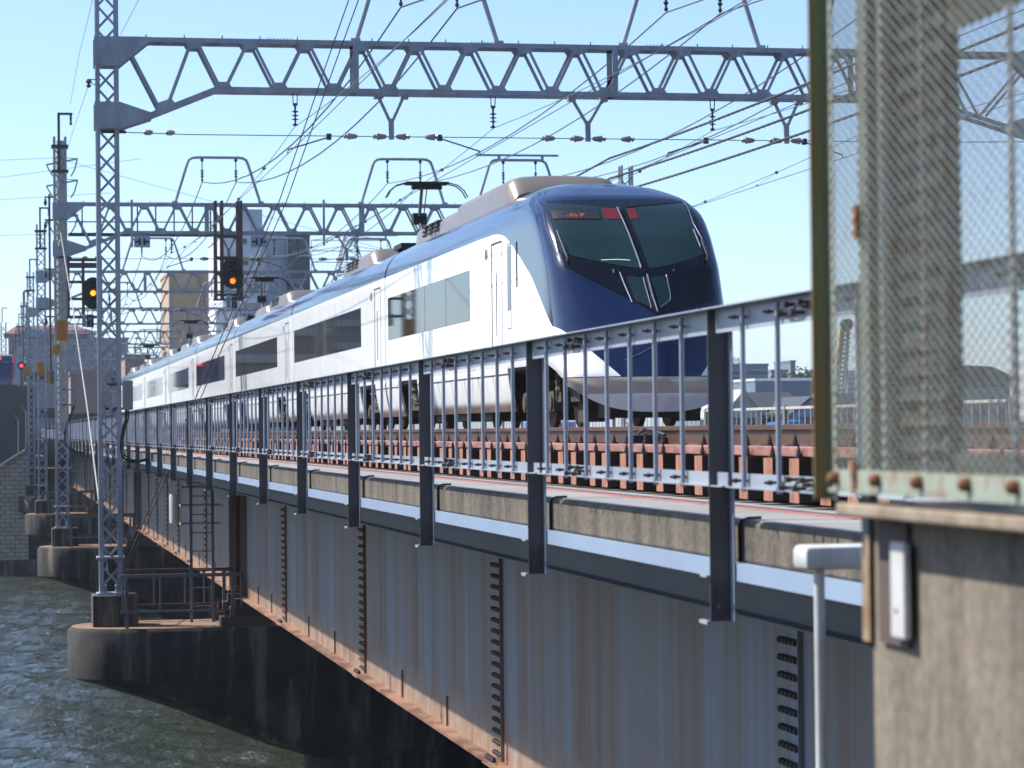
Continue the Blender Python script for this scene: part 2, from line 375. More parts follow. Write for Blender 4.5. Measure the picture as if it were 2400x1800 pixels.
# ------------------------------------------------------------ girder bridge, span by span
SP = 10.1 / 3
spans = [(7.4, PC[0] - 1.1)] + [(PC[k] + 1.6, PC[k + 1] - 1.1) for k in range(3)] + [(PC[3] + 1.6, BANK)]
def span(i, y0, y1):
    names = ['nearest the camera', 'second from the camera', 'third from the camera', 'fourth from the camera', 'last short one at the far bank']
    t = thing('bridge_span', 'rust-streaked blue grey plate girder bridge span, ' + names[i], 'bridge', (5, y0, -3.35), 'plate girder spans of the rail bridge')
    o = (5, y0, -3.35)
    def pb(mb, name, mat, **k):
        ob = mb.build(name, mat, t, **k); ob.location = Vector(ob.location) - Vector(o); return ob
    mb = MB(); mb.box(5.0, 5.03, y0, y1, -3.35, -.55); pb(mb, 'girder_web', m_girder)
    mb = MB(); mb.box(8.2, 8.23, y0, y1, -3.35, -.55); pb(mb, 'girder_web', m_girder)
    for x in (5.0, 8.2):
        mb = MB(); mb.box(x - .14, x + .17, y0, y1, -3.385, -3.352); pb(mb, 'bottom_flange', m_flange)
        mb = MB(); mb.box(x - .14, x + .17, y0, y1, -.548, -.51); pb(mb, 'top_flange', m_girder)
    # splice stiffeners with their bolt rows, thin intermediate stiffeners between them
    ys = []
    n = 0; y = 15.62 if i == 0 else y0 + (2.9 if i < 4 else 3)
    if i == 0: major = [16.2, 26.35, 36.45, 46.6]
    else: major = list(np.arange(y0 + 7.5 - (0), y1 - 1, 4.9))
    for yy in major:
        mb = MB(); mb.box(4.965, 4.998, yy, yy + .014, -3.34, -.56); mb.box(4.992, 4.9985, yy + .0145, yy + .48, -3.33, -.60); mb.box(4.86, 4.998, yy - .02, yy + .5, -3.40, -3.388)
        mb.cur = 1
        for z in np.arange(-3.28, -.75, .112 if i == 0 else .14):
            for k in range(5): mb.lathe((4.992 - .03, yy + .06 + .085 * k, z), [(.014, -.012), (.024, 0), (.024, .03)], 6, 'x')
        for k in range(5): mb.lathe((4.90, yy + .06 + .09 * k, -3.352), [(.026, 0), (.026, .03), (.018, .05)], 6)
        pb(mb, 'splice_stiffener', [m_girder, m_bolt])
    for k in range(len(major) + 1):
        a = major[k - 1] if k else y0; bnd = major[k] if k < len(major) else y1
        m = 2 if i == 0 and k else (1 if bnd - a < 6 else 2)
        for j in range(1, m + 1):
            yy = a + (bnd - a) * j / (m + 1)
            mb = MB(); mb.box(4.975, 4.998, yy, yy + .010, -3.34, -3.0); pb(mb, 'web_stiffener', m_girder)
    for yy in (y0 + .02, y1 - .04):
        mb = MB(); mb.box(4.88, 4.998, yy, yy + .02, -3.34, -.56); pb(mb, 'end_stiffener', m_girder)
        mb = MB(); mb.box(5.035, 8.19, yy, yy + .02, -3.2, -.7); pb(mb, 'end_diaphragm', m_rustbeam)
    # fascia shelf, its brackets and the concrete walkway
    b0 = PC[i - 1] + .25 if i else y0; b1 = PC[i] + .25 if i < 4 else y1
    mb = MB(); mb.box(3.132, 3.142, b0, b1 - .02, -.665, -.588); mb.box(3.1425, 4.98, b0, b1 - .02, -.598, -.588); pb(mb, 'fascia_flange_and_shade_plate', m_fascia)  # rear plate is unseen, added to keep the sun off the girder web
    mb = MB(); mb.box(3.5, 3.512, b0, b1 - .02, -.885, -.599); mb.box(3.40, 3.4995, b0, b1 - .02, -.885, -.875); pb(mb, 'fascia_web', m_post_shade)  # web colour darkened for the shade under the flange
    y = 11.15 + 4 * math.ceil((b0 - 11.15) / 4)
    while y < b1:
        mb = MB(); mb.prism([(3.52, y + .1, -.60), (4.985, y + .1, -.60), (4.985, y + .1, -1.15), (4.85, y + .1, -1.15), (3.52, y + .1, -.84)], (0, .02, 0)); pb(mb, 'walkway_bracket', m_rustbeam); y += 4
    y = 11.15 + 4 * math.ceil((b0 - 15.15) / 4)
    rs = random.Random(i)
    while y < b1 - .5:
        a = max(y, b0); e = min(y + 4, b1) - .012
        mb = MB((3.6, a, -.66)); mb.box(3.165, 3.87, a, e, -.586, -.409 + rs.uniform(-.002, .002))
        s_ = pb(mb, 'walkway_slab', m_kerb, bevel=.014)
        mb = MB((3.6, a, -.66)); mb.box(3.185, 3.86, a + .004, e - .004, -.406, -.4015); tp = mb.build('walking_surface', m_conc_slab, s_); tp.location = (0, 0, 0)
        mb = MB((3.6, a, -.66)); mb.box(3.60, 3.675, a + .004, e - .004, -.4010, -.398); tp = mb.build('painted_line', m_orange_line, s_); tp.location = (0, 0, 0)
        if i < 3:
            mb = MB(); mb.tube([(3.162, e + .006, -.586), (3.162, e + .006, -.43), (3.17, e + .006, -.408), (3.2, e + .006, -.397), (3.26, e + .006, -.395)], .008, 6)
            pb(mb, 'joint_seal', m_black)
        y += 4
    return t
for i, (a, b_) in enumerate(spans): span(i, a, b_)

# deck carrying the track the train runs on and the two farther tracks
mb = MB(); mb.box(7.75, 20.9, 7.4, BANK + 160, -.62, -.50); mb.box(8.2, 8.23, 7.4, BANK, -3, -.63); mb.box(20.6, 20.9, 7.4, BANK, -2, -.63)
structure(mb.build('bridge_deck', m_rustbeam))
mb = MB(); mb.box(5.2, 7.7, BANK, BANK + 160, -.62, -.47); mb.box(3.7, 5.1, BANK, BANK + 160, -.64, -.53); structure(mb.build('trackbed', m_kerb))

# ------------------------------------------------------------ rails
def rail(x, label, lit=True):
    mb = MB(); y0, y1 = 5.0, BANK + 150; z = .012
    prof = [(-.072, -.16), (.072, -.16), (.072, -.15), (.012, -.135), (.010, -.045), (.034, -.035), (.034, -.003), (.028, 0), (-.028, 0), (-.034, -.003), (-.034, -.035), (-.010, -.045), (-.012, -.135), (-.072, -.15)]
    mb.prism([(x + a, y0, z + b) for a, b in prof], (0, y1 - y0, 0))
    return tag(mb.build('rail', m_rail), label, 'rail', 'rails of the tracks')
rail(5.38, 'brown steel rail nearest the railing, above the sleeper ends')
rail(6.82, 'brown steel rail of the near track, second from the railing')
rail(9.18, 'steel rail right under the near side wheels of the train')
rail(10.62, 'steel rail under the far side wheels of the train')
mb = MB(); mb.box(4.84, 5.02, 7.0, BANK, -.188, -.128)
t = tag(mb.build('guard_timber', m_plank, bevel=.006), 'long copper coloured guard plank bolted along the near sleeper ends', 'guard plank')

# sleepers with their hook bolts and chairs
def sleeper(y):
    t = thing('sleeper', 'x', 'sleeper', (6.1, y, -.47), 'sleepers of the near track')
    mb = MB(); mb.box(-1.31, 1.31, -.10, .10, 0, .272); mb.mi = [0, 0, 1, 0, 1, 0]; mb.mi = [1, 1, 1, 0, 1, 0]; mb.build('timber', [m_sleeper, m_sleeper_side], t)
    def stud(x, yy, z):
        s = MB(); s.lathe((x, yy, z), [(.026, 0), (.026, .012), (.016, .014), (.021, .026), (.014, .03), (.017, .042), (.010, .045), (.013, .056), (.007, .060), (.007, .074)], 8); s.build('hook_bolt', m_bolt, t)
    stud(-1.12, .03, .343); stud(-1.285, -.02, .274)
    mb = MB(); mb.box(-.86, -.79, -.06, .06, .276, .318); mb.box(-.85, -.80, -.045, -.01, .318, .345); mb.box(-.85, -.80, .012, .045, .318, .345); mb.build('rail_clip', m_bolt, t)
    return t
sl = sleeper(8.3)
N_SL = 296
sl_list = [sl] + [copy_tree(sl) for _ in range(N_SL - 1)]
rs = random.Random(4)
for i, s_ in enumerate(sl_list):
    s_.location = (6.1 + rs.uniform(-.02, .02), 8.3 + .566 * i + rs.uniform(-.02, .02), -.47)
    s_['label'] = 'copper brown timber sleeper end below the near rail, %s from the camera' % ordinal(i + 1)

# rail joint clutter
mb = MB(); yj = atX(1535, 1020, 5.34).y
mb.box(5.315, 5.345, yj - .3, yj + .3, -.125, -.05)
for k in range(5): mb.lathe((5.31, yj - .24 + .12 * k, -.085), [(.02, -.03), (.02, 0)], 6, 'x')
mb.tube([(5.30, yj - .5, -.06), (5.28, yj - .2, -.02), (5.29, yj + .1, .0), (5.30, yj + .4, -.05)], .012, 6); mb.box(5.1, 5.3, yj - .2, yj + .25, -.126, -.06)
tag(mb.build('rail_joint', m_bolt), 'clump of rusty fishplate, bolts and bond wire at a joint of the near rail', 'rail joint')

# ------------------------------------------------------------ walkway railing
def railing_section():
    t = thing('railing_section', 'x', 'railing', (3.03, 0, -.84), 'railing sections along the walkway')
    def P(mb, n, m, par=t, **k):
        o = mb.build(n, m, par, **k); return o
    L = 4.0
    def spl(mb, z):
        mb.cur = 1
        for k in range(4): mb.lathe((.0, 2.62 + .09 * k, z + (-.018 if k % 2 else .016)), [(.013, -.02), (.013, 0), (.008, .002), (.008, .034)], 6, 'x')
        mb.tube([(.034, 2.56, z - .02), (.0, 2.68, z + .018), (.01, 2.80, z - .022), (.034, 2.95, z - .02)], .006, 5)
    mb = MB(); mb.box(0, .098, 0, .007, 0, 1.352); mb.cur = 1; mb.box(.091, .098, -.055, -.0005, 0.002, 1.346); post = P(mb, 'post', [m_post_shade, m_rail_paint])
    for z in (.06, .135):
        mb = MB(); mb.lathe((.045, -.003, z), [(.019, -.016), (.019, 0)], 6, 'y'); mb.build('bolt', m_post_shade, post)
    mb = MB(); mb.box(-.022, -.004, -.02, .11, -.012, .004); mb.box(-.02, .0, -.004, .1, .19, .2); mb.build('foot_lug', m_rail_paint, post)
    mb = MB(); mb.box(.034, .040, .01, L - .002, 1.245, 1.352); mb.box(-.03, .0335, .01, L - .002, 1.346, 1.352); spl(mb, 1.297); P(mb, 'top_rail', [m_rail_paint, m_bolt])
    mb = MB(); mb.box(.034, .040, -.18, L - .25, .585, .645); mb.box(.004, .0335, -.18, L - .25, .583, .589); spl(mb, .617); P(mb, 'bottom_rail', [m_rail_paint, m_bolt])
    for k in range(7):
        y = .5 * (k + 1)
        mb = MB(); mb.tube([(.015, y, .572), (.015, y, 1.335)], .0115, 8); b = P(mb, 'bar', m_rail_paint, smooth=True)
        for z in (.617, 1.295):
            mb = MB(); mb.lathe((-.028, y + .012, z), [(.007, -.014), (.006, 0), (.011, .001), (.011, .016), (.007, .018), (.007, .06)], 6, 'x'); mb.build('nut', m_bolt, b)
    return t
rsn = railing_section()
secs = [rsn] + [copy_tree(rsn) for _ in range(42)]
for i, s_ in enumerate(secs):
    s_.location = (3.03, 7.15 + 4 * i, -.84)
    s_['label'] = ('grey steel railing section with vertical bars hanging beside the walkway, %s from the camera' % ordinal(i + 1)) if i else 'grey steel railing section partly behind the foreground mesh, nearest the camera'

# ------------------------------------------------------------ piers
def pier(i, yc):
    names = ['nearest', 'second', 'third', 'farthest']
    t = thing('bridge_pier', 'dark stained concrete bridge pier with rounded nose over the river, %s' % (['nearest the camera', 'second from the camera', 'third from the camera', 'farthest from the camera'][i]), 'bridge pier', (0, 0, 0), 'bridge piers')
    def cap(x0, rr, z):
        pts = []
        for k in range(13):
            a = math.pi / 2 + math.pi * k / 12; pts.append((x0 + rr * math.cos(a), yc + rr * math.sin(a), z))
        return pts + [(21, yc - rr, z), (21, yc + rr, z)]
    def stack(mb, L):
        n = len(L[0]); k = len(mb.v)
        for l in L:
            for p in l: mb.vert(p)
        for a in range(len(L) - 1):
            for j in range(n): mb.face([k + a * n + j, k + a * n + (j + 1) % n, k + (a + 1) * n + (j + 1) % n, k + (a + 1) * n + j])
        mb.face([k + (len(L) - 1) * n + j for j in range(n)])
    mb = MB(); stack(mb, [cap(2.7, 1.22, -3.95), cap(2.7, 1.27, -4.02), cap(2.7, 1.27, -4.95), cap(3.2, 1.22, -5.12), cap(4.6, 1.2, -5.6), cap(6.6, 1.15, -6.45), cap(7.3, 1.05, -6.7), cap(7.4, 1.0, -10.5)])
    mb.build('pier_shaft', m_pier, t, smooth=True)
    mb = MB(); stack(mb, [cap(2.7, 1.20, -3.949), cap(2.7, 1.20, -3.935)]); mb.build('pier_top', m_piertop, t)
    mb = MB(); mb.box(1.93, 2.85, yc - .45, yc + .5, -3.936, -3.30); mb.build('mast_plinth', m_pier, t, bevel=.02)
    for x, dy in ((5.02, -.9), (5.02, .9), (8.2, -.9)):
        b = MB(); b.box(x - .55, x + .5, yc + dy - .3, yc + dy + .3, -3.934, -3.75); b.box(x - .35, x + .35, yc + dy - .2, yc + dy + .2, -3.75, -3.55); b.box(x - .25, x + .25, yc + dy - .12, yc + dy + .12, -3.55, -3.39)
        for s_ in (-.42, .38): b.lathe((x + s_, yc + dy - .12, -3.75), [(.05, 0), (.06, .12), (.03, .14), (.03, .26)], 8)
        b.build('bearing', m_rustbeam, t)
    return t
for i, yc in enumerate(PC): pier(i, yc)

def platform(i, yc):
    t = thing('pier_railing', 'dark steel guard rail round the %s pier top' % ['nearest', 'second', 'third'][i], 'railing', (0, 0, 0), 'guard rails on pier tops')
    y0, y1 = yc - 1.15, yc + 1.0
    for y, n in ((y0, 'front'), (y1, 'rear')):
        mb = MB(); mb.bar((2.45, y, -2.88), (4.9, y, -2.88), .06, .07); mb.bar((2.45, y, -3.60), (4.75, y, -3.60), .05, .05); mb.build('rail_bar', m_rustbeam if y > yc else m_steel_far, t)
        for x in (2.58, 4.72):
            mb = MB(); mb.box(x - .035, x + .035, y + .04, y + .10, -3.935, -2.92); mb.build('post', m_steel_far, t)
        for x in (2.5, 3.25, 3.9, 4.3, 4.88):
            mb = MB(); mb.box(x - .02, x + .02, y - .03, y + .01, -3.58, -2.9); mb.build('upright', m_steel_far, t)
    return t
for i in range(3): platform(i, PC[i])

def ladder(i, yc):
    t = thing('access_ladder', 'steel ladder with safety hoops from the %s pier top to the deck' % ['nearest', 'second', 'third'][i], 'ladder', (0, 0, 0), 'ladders on the piers')
    y = yc + .3
    for x in (3.98, 4.43):
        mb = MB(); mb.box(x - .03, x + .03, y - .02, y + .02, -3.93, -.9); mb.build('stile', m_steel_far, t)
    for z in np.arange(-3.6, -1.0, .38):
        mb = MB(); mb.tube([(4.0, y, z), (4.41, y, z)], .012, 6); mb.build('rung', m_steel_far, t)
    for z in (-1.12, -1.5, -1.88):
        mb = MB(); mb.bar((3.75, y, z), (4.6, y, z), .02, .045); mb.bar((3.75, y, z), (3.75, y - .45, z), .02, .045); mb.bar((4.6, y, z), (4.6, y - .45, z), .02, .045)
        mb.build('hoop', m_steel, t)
    mb = MB(); mb.box(3.74, 3.76, y - .46, y - .44, -1.9, -1.1); mb.build('hoop_strap', m_signw, t)
for i in range(3): ladder(i, PC[i])
# ------------------------------------------------------------ catenary portals
def lattice(mb, x0, x1, y0, y1, z0, z1, leg=.085, pitch=.425, lace=.05, faces='xy'):
    t = .014
    for x, sx in ((x0, 1), (x1, -1)):
        for y, sy in ((y0, 1), (y1, -1)):
            mb.box(min(x, x + sx * leg), max(x, x + sx * leg), min(y, y + sy * t), max(y, y + sy * t), z0, z1)
            mb.box(min(x, x + sx * t), max(x, x + sx * t), min(y + sy * t, y + sy * leg), max(y + sy * t, y + sy * leg), z0, z1)
    n = int((z1 - z0 - .1) / pitch); z = z0 + .05
    for k in range(n):
        a, b = z + k * pitch, z + (k + 1) * pitch
        for y, s in ((y0 + t + .006, 1), (y1 - t - .006, -1)):
            p, q = ((x0 + leg * .5, x1 - leg * .5) if s > 0 else (x1 - leg * .5, x0 + leg * .5))
            if k % 2: p, q = q, p
            mb.bar((p, y, a), (q, y, b), .012, lace, up=(0, 0, 1)) if False else mb.bar((p, y, a), (q, y, b), lace, .012, up=(0, 1, 0))
        for x, s in ((x0 + t + .006, 1), (x1 - t - .006, -1)):
            p, q = ((y0 + leg * .5, y1 - leg * .5) if s > 0 else (y1 - leg * .5, y0 + leg * .5))
            if k % 2: p, q = q, p
            mb.bar((x, p, a), (x, q, b), lace, .012, up=(1, 0, 0))
HT, HB, HM = 8.14, 7.05, 6.28                   # top chord, bottom chord, foot of the haunch
def rivets(mb, pts, r=.014, axis='y', d=-.012):
    for p in pts: mb.lathe(p, [(r, d), (r, 0)], 6, axis)
XL, XR = 2.08, 23.0                              # outer faces of the masts
def mast(name, par, x0, ztop, near):
    x1 = x0 + .47; mb = MB(); lattice(mb, x0, x1, -.22, .22, -3.18, ztop)
    mb.box(x0 - .06, x1 + .06, -.28, .28, -3.3, -3.26); mb.box(x0, x0 + .14, -.2, .2, -3.26, -3.1); mb.box(x1 - .14, x1, -.2, .2, -3.26, -3.1); mb.box(x0 - .05, x1 + .05, -.27, .27, -2.56, -2.52)
    return mb.build(name, m_steel, par)
def bolt_spikes(mb, x0, x1, z0, z1):
    for z in np.arange(z0, z1, .14):
        mb.box(x0 - .022, x0, -.2, -.175, z, z + .025); mb.box(x1, x1 + .018, -.2, -.175, z + .06, z + .08)
def truss(par):
    mb = MB(); a, b = XL + .47, XR - .47
    yy = (-.26, .26)
    Xh0, Xh1 = 4.50, 19.88
    for y in yy:
        s = -1 if y < 0 else 1
        # chords: L angles
        mb.box(a, b, min(y, y + s * .012), max(y, y + s * .012), HT - .1, HT); mb.box(a, b, min(y, y - s * .09), max(y, y - s * .09), HT - .012, HT - .0005)
        mb.box(Xh0, Xh1, min(y, y + s * .012), max(y, y + s * .012), HB - .01, HB + .09); mb.box(Xh0, Xh1, min(y, y - s * .09), max(y, y - s * .09), HB - .011, HB)
        mb.bar((a, y, HM), (Xh0 + .03, y, HB + .04), .1, .014, up=(0, 1, 0)); mb.bar((Xh1 - .03, y, HB + .04), (b, y, HM), .1, .014, up=(0, 1, 0))
        # corner gusset plates
        for sx, xm in ((1, a), (-1, b)):
            mb.prism([(xm - sx * .5, y + s * .013, HT + .005), (xm + sx * .62, y + s * .013, HT + .005), (xm + sx * .62, y + s * .013, HT - .10), (xm + sx * .02, y + s * .013, HT - .60), (xm - sx * .5, y + s * .013, HT - .60)], (0, s * .01, 0))
            mb.prism([(xm - sx * .5, y + s * .013, HM + .52), (xm + sx * .02, y + s * .013, HM + .52), (xm + sx * .68, y + s * .013, HM + .30), (xm + sx * .68, y + s * .013, HM + .19), (xm + sx * .02, y + s * .013, HM - .03), (xm - sx * .5, y + s * .013, HM - .03)], (0, s * .01, 0))
            rv = [(xm - sx * q, y + s * (.034 if s < 0 else .024), z) for q in (.04, .44) for z in list(np.arange(HT - .55, HT, .09)) + list(np.arange(HM, HM + .5, .09))]
            if s < 0: rivets(mb, [(p[0], y - .023, p[2]) for p in rv])
        # lacing: nodes every 1.158 m
        X = 4.10; pitch = 1.158; top = [X + k * pitch for k in range(int((Xh1 + .5 - X) / pitch) + 1)]
        def gus(x, z, up):
            d = .13 if up else -.13
            mb.prism([(x - .20, y + s * .0135, z), (x + .20, y + s * .0135, z), (x + .11, y + s * .0135, z - d), (x - .11, y + s * .0135, z - d)], (0, s * .008, 0))
            if s < 0: rivets(mb, [(x + q, y - .022, z - d * .25) for q in (-.13, -.04, .05, .14)], .012)
        def diag(x0, z0, x1, z1): mb.bar((x0, y + s * .006, z0), (x1, y + s * .006, z1), .062, .012, up=(0, 1, 0)); mb.bar((x0 + .03, y - s * .015, z0), (x1 + .03, y - s * .015, z1), .012, .03, up=(0, 1, 0))
        for k, x in enumerate(top):
            gus(x, HT - .08, True)
            if k == 0:
                xb = 3.46; zb = HM + (HB - HM) * (xb - a) / (Xh0 - a) + .06
                mb.prism([(xb - .2, y + s * .0135, zb - .1), (xb + .25, y + s * .0135, zb + .06), (xb + .16, y + s * .0135, zb + .19), (xb - .1, y + s * .0135, zb + .1)], (0, s * .008, 0))
                diag(x - .09, HT - .15, xb + .10, zb + .08); diag(a + .23, HT - .30, xb - .1, zb)
            if k < len(top) - 1:
                xm = x + pitch / 2; gus(xm, HB + .06, False)
                diag(x + .09, HT - .15, xm - .09, HB + .13); diag(xm + .09, HB + .13, x + pitch - .09, HT - .15)
            else:
                xb = 21.2; zb = HM + (HB - HM) * (b - xb) / (b - Xh1) + .06
                diag(x + .09, HT - .15, xb - .1, zb + .05); diag(b - .23, HT - .3, xb + .1, zb)
        for x in (7.45, 13.0, 18.4): mb.box(x - .06, x + .06, min(y, y + s * .02), max(y, y + s * .02), HB, HT - .05)
    # rungs between the two planes
    k = 0; X = 3.0
    while X < 22.0:
        mb.bar((X, -.25, HT - .03), (X + .45, .25, HT - .03), .045, .008); mb.bar((X, -.25, HB + .01) if X > 4.6 and X < 19.8 else (X, -.25, HT - .03), (X + .45, .25, HB + .01) if X > 4.6 and X < 19.8 else (X + .45, .25, HT - .03), .045, .008); X += .579
    for X in np.arange(3.1, 21.3, .78): mb.box(X, X + .025, -.262, -.245, HT, HT + .06); mb.box(X + .3, X + .325, -.262, -.25, HB - .06 if 4.6 < X < 19.5 else HT - .05, HB if 4.6 < X < 19.5 else HT)
    for X in (5.6, 9.9, 13.7, 17.9):
        for q in range(8): mb.box(X + .07 * q, X + .02 + .07 * q, -.262, -.245, HT, HT + .03); mb.box(X + .2 + .07 * q, X + .22 + .07 * q, -.262, -.245, HB - .035, HB)
    return mb.build('truss_beam', m_steel, par)
def wire_frame(par, xc, wt=2.05, wb=3.05, z0=HT, z1=9.78, bar=False):
    pts = [(xc - wb / 2, 0, z0 - .02), (xc - wt / 2 - .06, 0, z1 - .25), (xc - wt / 2, 0, z1 - .10), (xc - wt / 2 + .12, 0, z1 - .02), (xc - wt / 2 + .28, 0, z1), (xc + wt / 2 - .28, 0, z1), (xc + wt / 2 - .12, 0, z1 - .02), (xc + wt / 2, 0, z1 - .10), (xc + wt / 2 + .06, 0, z1 - .25), (xc + wb / 2, 0, z0 - .02)]
    mb = MB(); mb.tube(pts, .052, 8, ref=(0, 1, 0)); mb.box(xc - wb / 2 - .1, xc - wb / 2 + .1, -.1, .1, z0, z0 + .08); mb.box(xc + wb / 2 - .1, xc + wb / 2 + .1, -.1, .1, z0, z0 + .08)
    if bar: mb.box(xc - 1.55, xc + 1.5, -.05, .05, z1 + .14, z1 + .21); mb.box(xc - .75, xc - .65, -.04, .04, z1, z1 + .14); mb.box(xc + .85, xc + .95, -.04, .04, z1, z1 + .14)
    f = mb.build('wire_frame', m_steel, par, smooth=True)
    for dx in (-.55, .65):
        mb = MB(); mb.lathe((xc + dx, 0, z1 - .86), [(.02, 0), (.05, .05), (.02, .12), (.065, .2), (.02, .22), (.065, .30), (.02, .32), (.065, .40), (.02, .42), (.02, .7), (.07, .76), (.03, .84)], 8); mb.build('feeder_insulator', m_ins_dark, f, smooth=True)
ZS = 6.17                                        # cross-span wire
def yhang(par, xc, wv=.32):
    mb = MB(); z = HB - .01
    for s in (-1, 1):
        mb.bar((xc + s * wv, 0, z), (xc + s * .03, 0, ZS + .33), .06, .05, up=(0, 1, 0)); mb.box(xc + s * wv - .08, xc + s * wv + .08, -.08, .08, z - .08, z)
    mb.box(xc - .055, xc + .055, -.03, .03, ZS - .06, ZS + .38); h = mb.build('hanger', m_steel, par)
    for s in (-1, 1):
        for d in (.1, .72):
            mb = MB(); mb.lathe((xc + s * d, 0, ZS), [(.03, 0), (.05, s * .04), (.065, s * .14), (.075, s * .2), (.03, s * .22), (.06, s * .26), (.02, s * .3)], 8, 'x'); mb.build('strain_insulator', m_porcelain, h, smooth=True)
def susp(par, x):
    mb = MB(); z = HB
    mb.bar((x - .05, 0, z), (x - .04, 0, z - .22), .02); mb.bar((x + .05, 0, z), (x + .04, 0, z - .22), .02); mb.box(x - .05, x + .05, -.02, .02, z - .25, z - .2)
    mb.lathe((x, 0, z - .66), [(.03, -.02), (.07, 0), (.02, .04), (.02, .1), (.085, .12), (.02, .14), (.02, .18), (.085, .2), (.02, .22), (.02, .26), (.085, .28), (.02, .31), (.03, .42)], 8)
    mb.build('suspension_insulator', m_ins_dark, par, smooth=True)
TR = [6.05, 10.1, 14.2, 18.1]                   # contact wires over the four tracks
def sarm(par, x, s):
    z1 = 5.82; mb = MB(); mb.tube([(x - s * .85, 0, ZS + .02), (x - s * .8, 0, ZS - .04), (x, 0, z1 + .06), (x + s * .02, 0, z1 - .02)], .016, 6, ref=(0, 1, 0)); mb.box(x - s * .85 - .05, x - s * .85 + .05, -.04, .04, ZS - .08, ZS + .05); mb.build('steady_arm', m_wire, par)
def portal(i):
    names = ['nearest one, crossing above the train nose', 'second one back, carrying the two signals', 'third one back'] + ['%s one back' % ORD[k] for k in range(3, 12)]
    t = thing('catenary_portal', 'grey steel lattice catenary portal spanning the tracks, ' + names[i], 'catenary portal', (0, 0, 0), 'catenary portals across the tracks')
    mast('mast', t, XL, 10.45 if i else 12.5, True); mast('mast', t, XR - .47, 9.6, False); truss(t)
    cs = (9.0, 14.75, 19.1) if i == 0 else (7.85, 14.5, 18.75)
    wire_frame(t, cs[0]); wire_frame(t, cs[1]); wire_frame(t, cs[2], bar=i > 0)
    for x, wv in ((8.22, .28), (12.45, .35), (16.85, .28)): yhang(t, x, wv)
    for x in (6.2, 10.4, 15.2, 18.6): susp(t, x)
    for x, s in zip(TR, (-1, 1, -1, 1)): sarm(t, x, s)
    mb = MB(); mb.tube([(XL + .3, 0, ZS + .04)] + [(x, 0, ZS + (.0)) for x in np.linspace(4, 20, 9)] + [(XR - .3, 0, ZS + .04)], .010, 5)
    mb.box(XL + .1, XL + .62, -.02, .02, ZS + .01, ZS + .07); mb.build('cross_span_wire', m_wire, t)
    for x in (3.15, 3.6): 
        mb = MB(); mb.lathe((x, 0, ZS + .035), [(.02, -.1), (.055, -.06), (.06, .02), (.05, .06), (.03, .1)], 8, 'x'); mb.build('strain_insulator', m_porcelain, t, smooth=True)
    if i:
        mb = MB(); mb.bar((XL + .2, -.2, 9.2), (XL + .2, -.2, 11.25), .09); mb.bar((XL + .16, -.2, 11.25), (XL + .68, -.2, 11.25), .08); mb.box(XL + .58, XL + .66, -.24, -.16, 11.0, 11.22); mb.lathe((XL + .62, -.2, 10.85), [(.02, 0), (.06, .05), (.02, .15)], 8)
        mb.box(XL - .06, XL + .53, -.26, .26, 10.06, 10.16); mb.box(XL - .06, XL + .53, -.26, .26, 9.2, 9.28); mb.build('top_bracket', m_wire, t)
    return t
p0 = portal(0); p0.location = (0, PC[0], 0)
p1 = portal(1); p1.location = (0, PC[1], 0)
Yp = [PC[0] + 39.6 * k for k in range(10)]
for i in range(2, 10):
    c = copy_tree(p1); c.location = (0, Yp[i], 0)
    c['label'] = 'grey steel lattice catenary portal spanning the tracks, %s counted from the camera' % ORD[i]

# ------------------------------------------------------------ wires
def catenary(pts, n, sag):
    out = []
    for a, b in zip(pts[:-1], pts[1:]):
        for k in range(n):
            t = k / n; p = Vector(a).lerp(Vector(b), t); p.z -= sag * 4 * t * (1 - t); out.append(tuple(p))
    out.append(tuple(pts[-1])); return out
YW = [PC[0] - 39.6 * 2 + 39.6 * k for k in range(11)]
TN = ['near track', 'track the train runs on', 'third track', 'fourth track']
for j, x in enumerate(TR):
    t = thing('overhead_line', 'contact wire, messenger wire and droppers hung above the %s' % TN[j], 'overhead line', (0, 0, 0), 'overhead lines above the tracks')
    xs_m = [6.2, 10.4, 15.2, 18.6][j]
    cpts = [(x + (.0 if k % 2 == 0 else -.12), y, 5.80) for k, y in enumerate(YW)]
    mb = MB(); mb.tube(catenary(cpts, 2, .02), .0085, 5); mb.build('contact_wire', m_wire, t)
    mpts = [(xs_m, y, 6.37) for y in YW]
    mc = catenary(mpts, 12, .42); mb = MB(); mb.tube(mc, .0085, 5); mb.build('messenger_wire', m_wire_pale, t)
    for k in range(2 * 12, 7 * 12):
        if k % 12 == 0 or k % 2: continue
        p = mc[k]; mb = MB(); mb.lathe((p[0], p[1], p[2] - .04), [(.01, 0), (.04, .02), (.045, .04), (.04, .06), (.01, .08)], 8)
        f = (p[1] - YW[0]) / 39.6; mb.tube([p, (x, p[1], 5.8)], .0035, 4); mb.lathe((x, p[1], 5.80), [(.01, 0), (.022, .02), (.01, .05)], 6); mb.build('dropper', m_wire, t)
def feeder(label, x0, x1, z, sag, r, mat, cat='overhead wire'):
    pts = [(x1 + (x0 - x1 if k <= 2 else 0), y, z) for k, y in enumerate(YW)]
    mb = MB(); mb.tube(catenary(pts, 12, sag), r, 6); return tag(mb.build('feeder_wire', mat), label, cat, 'feeder wires on the portal frames')
feeder('thick dark feeder wire at the left insulator of the first frame pair', 8.45, 7.3, 8.9, 1.15, .019, m_wire)
feeder('thick dark feeder wire at the right insulator of the first frame pair', 9.65, 8.5, 8.9, 1.05, .019, m_wire)
feeder('pale feeder wire at the left insulator of the middle frames', 14.2, 13.95, 8.9, .75, .017, m_wire_pale)
feeder('pale feeder wire at the right insulator of the middle frames', 15.4, 15.15, 8.9, .72, .017, m_wire_pale)
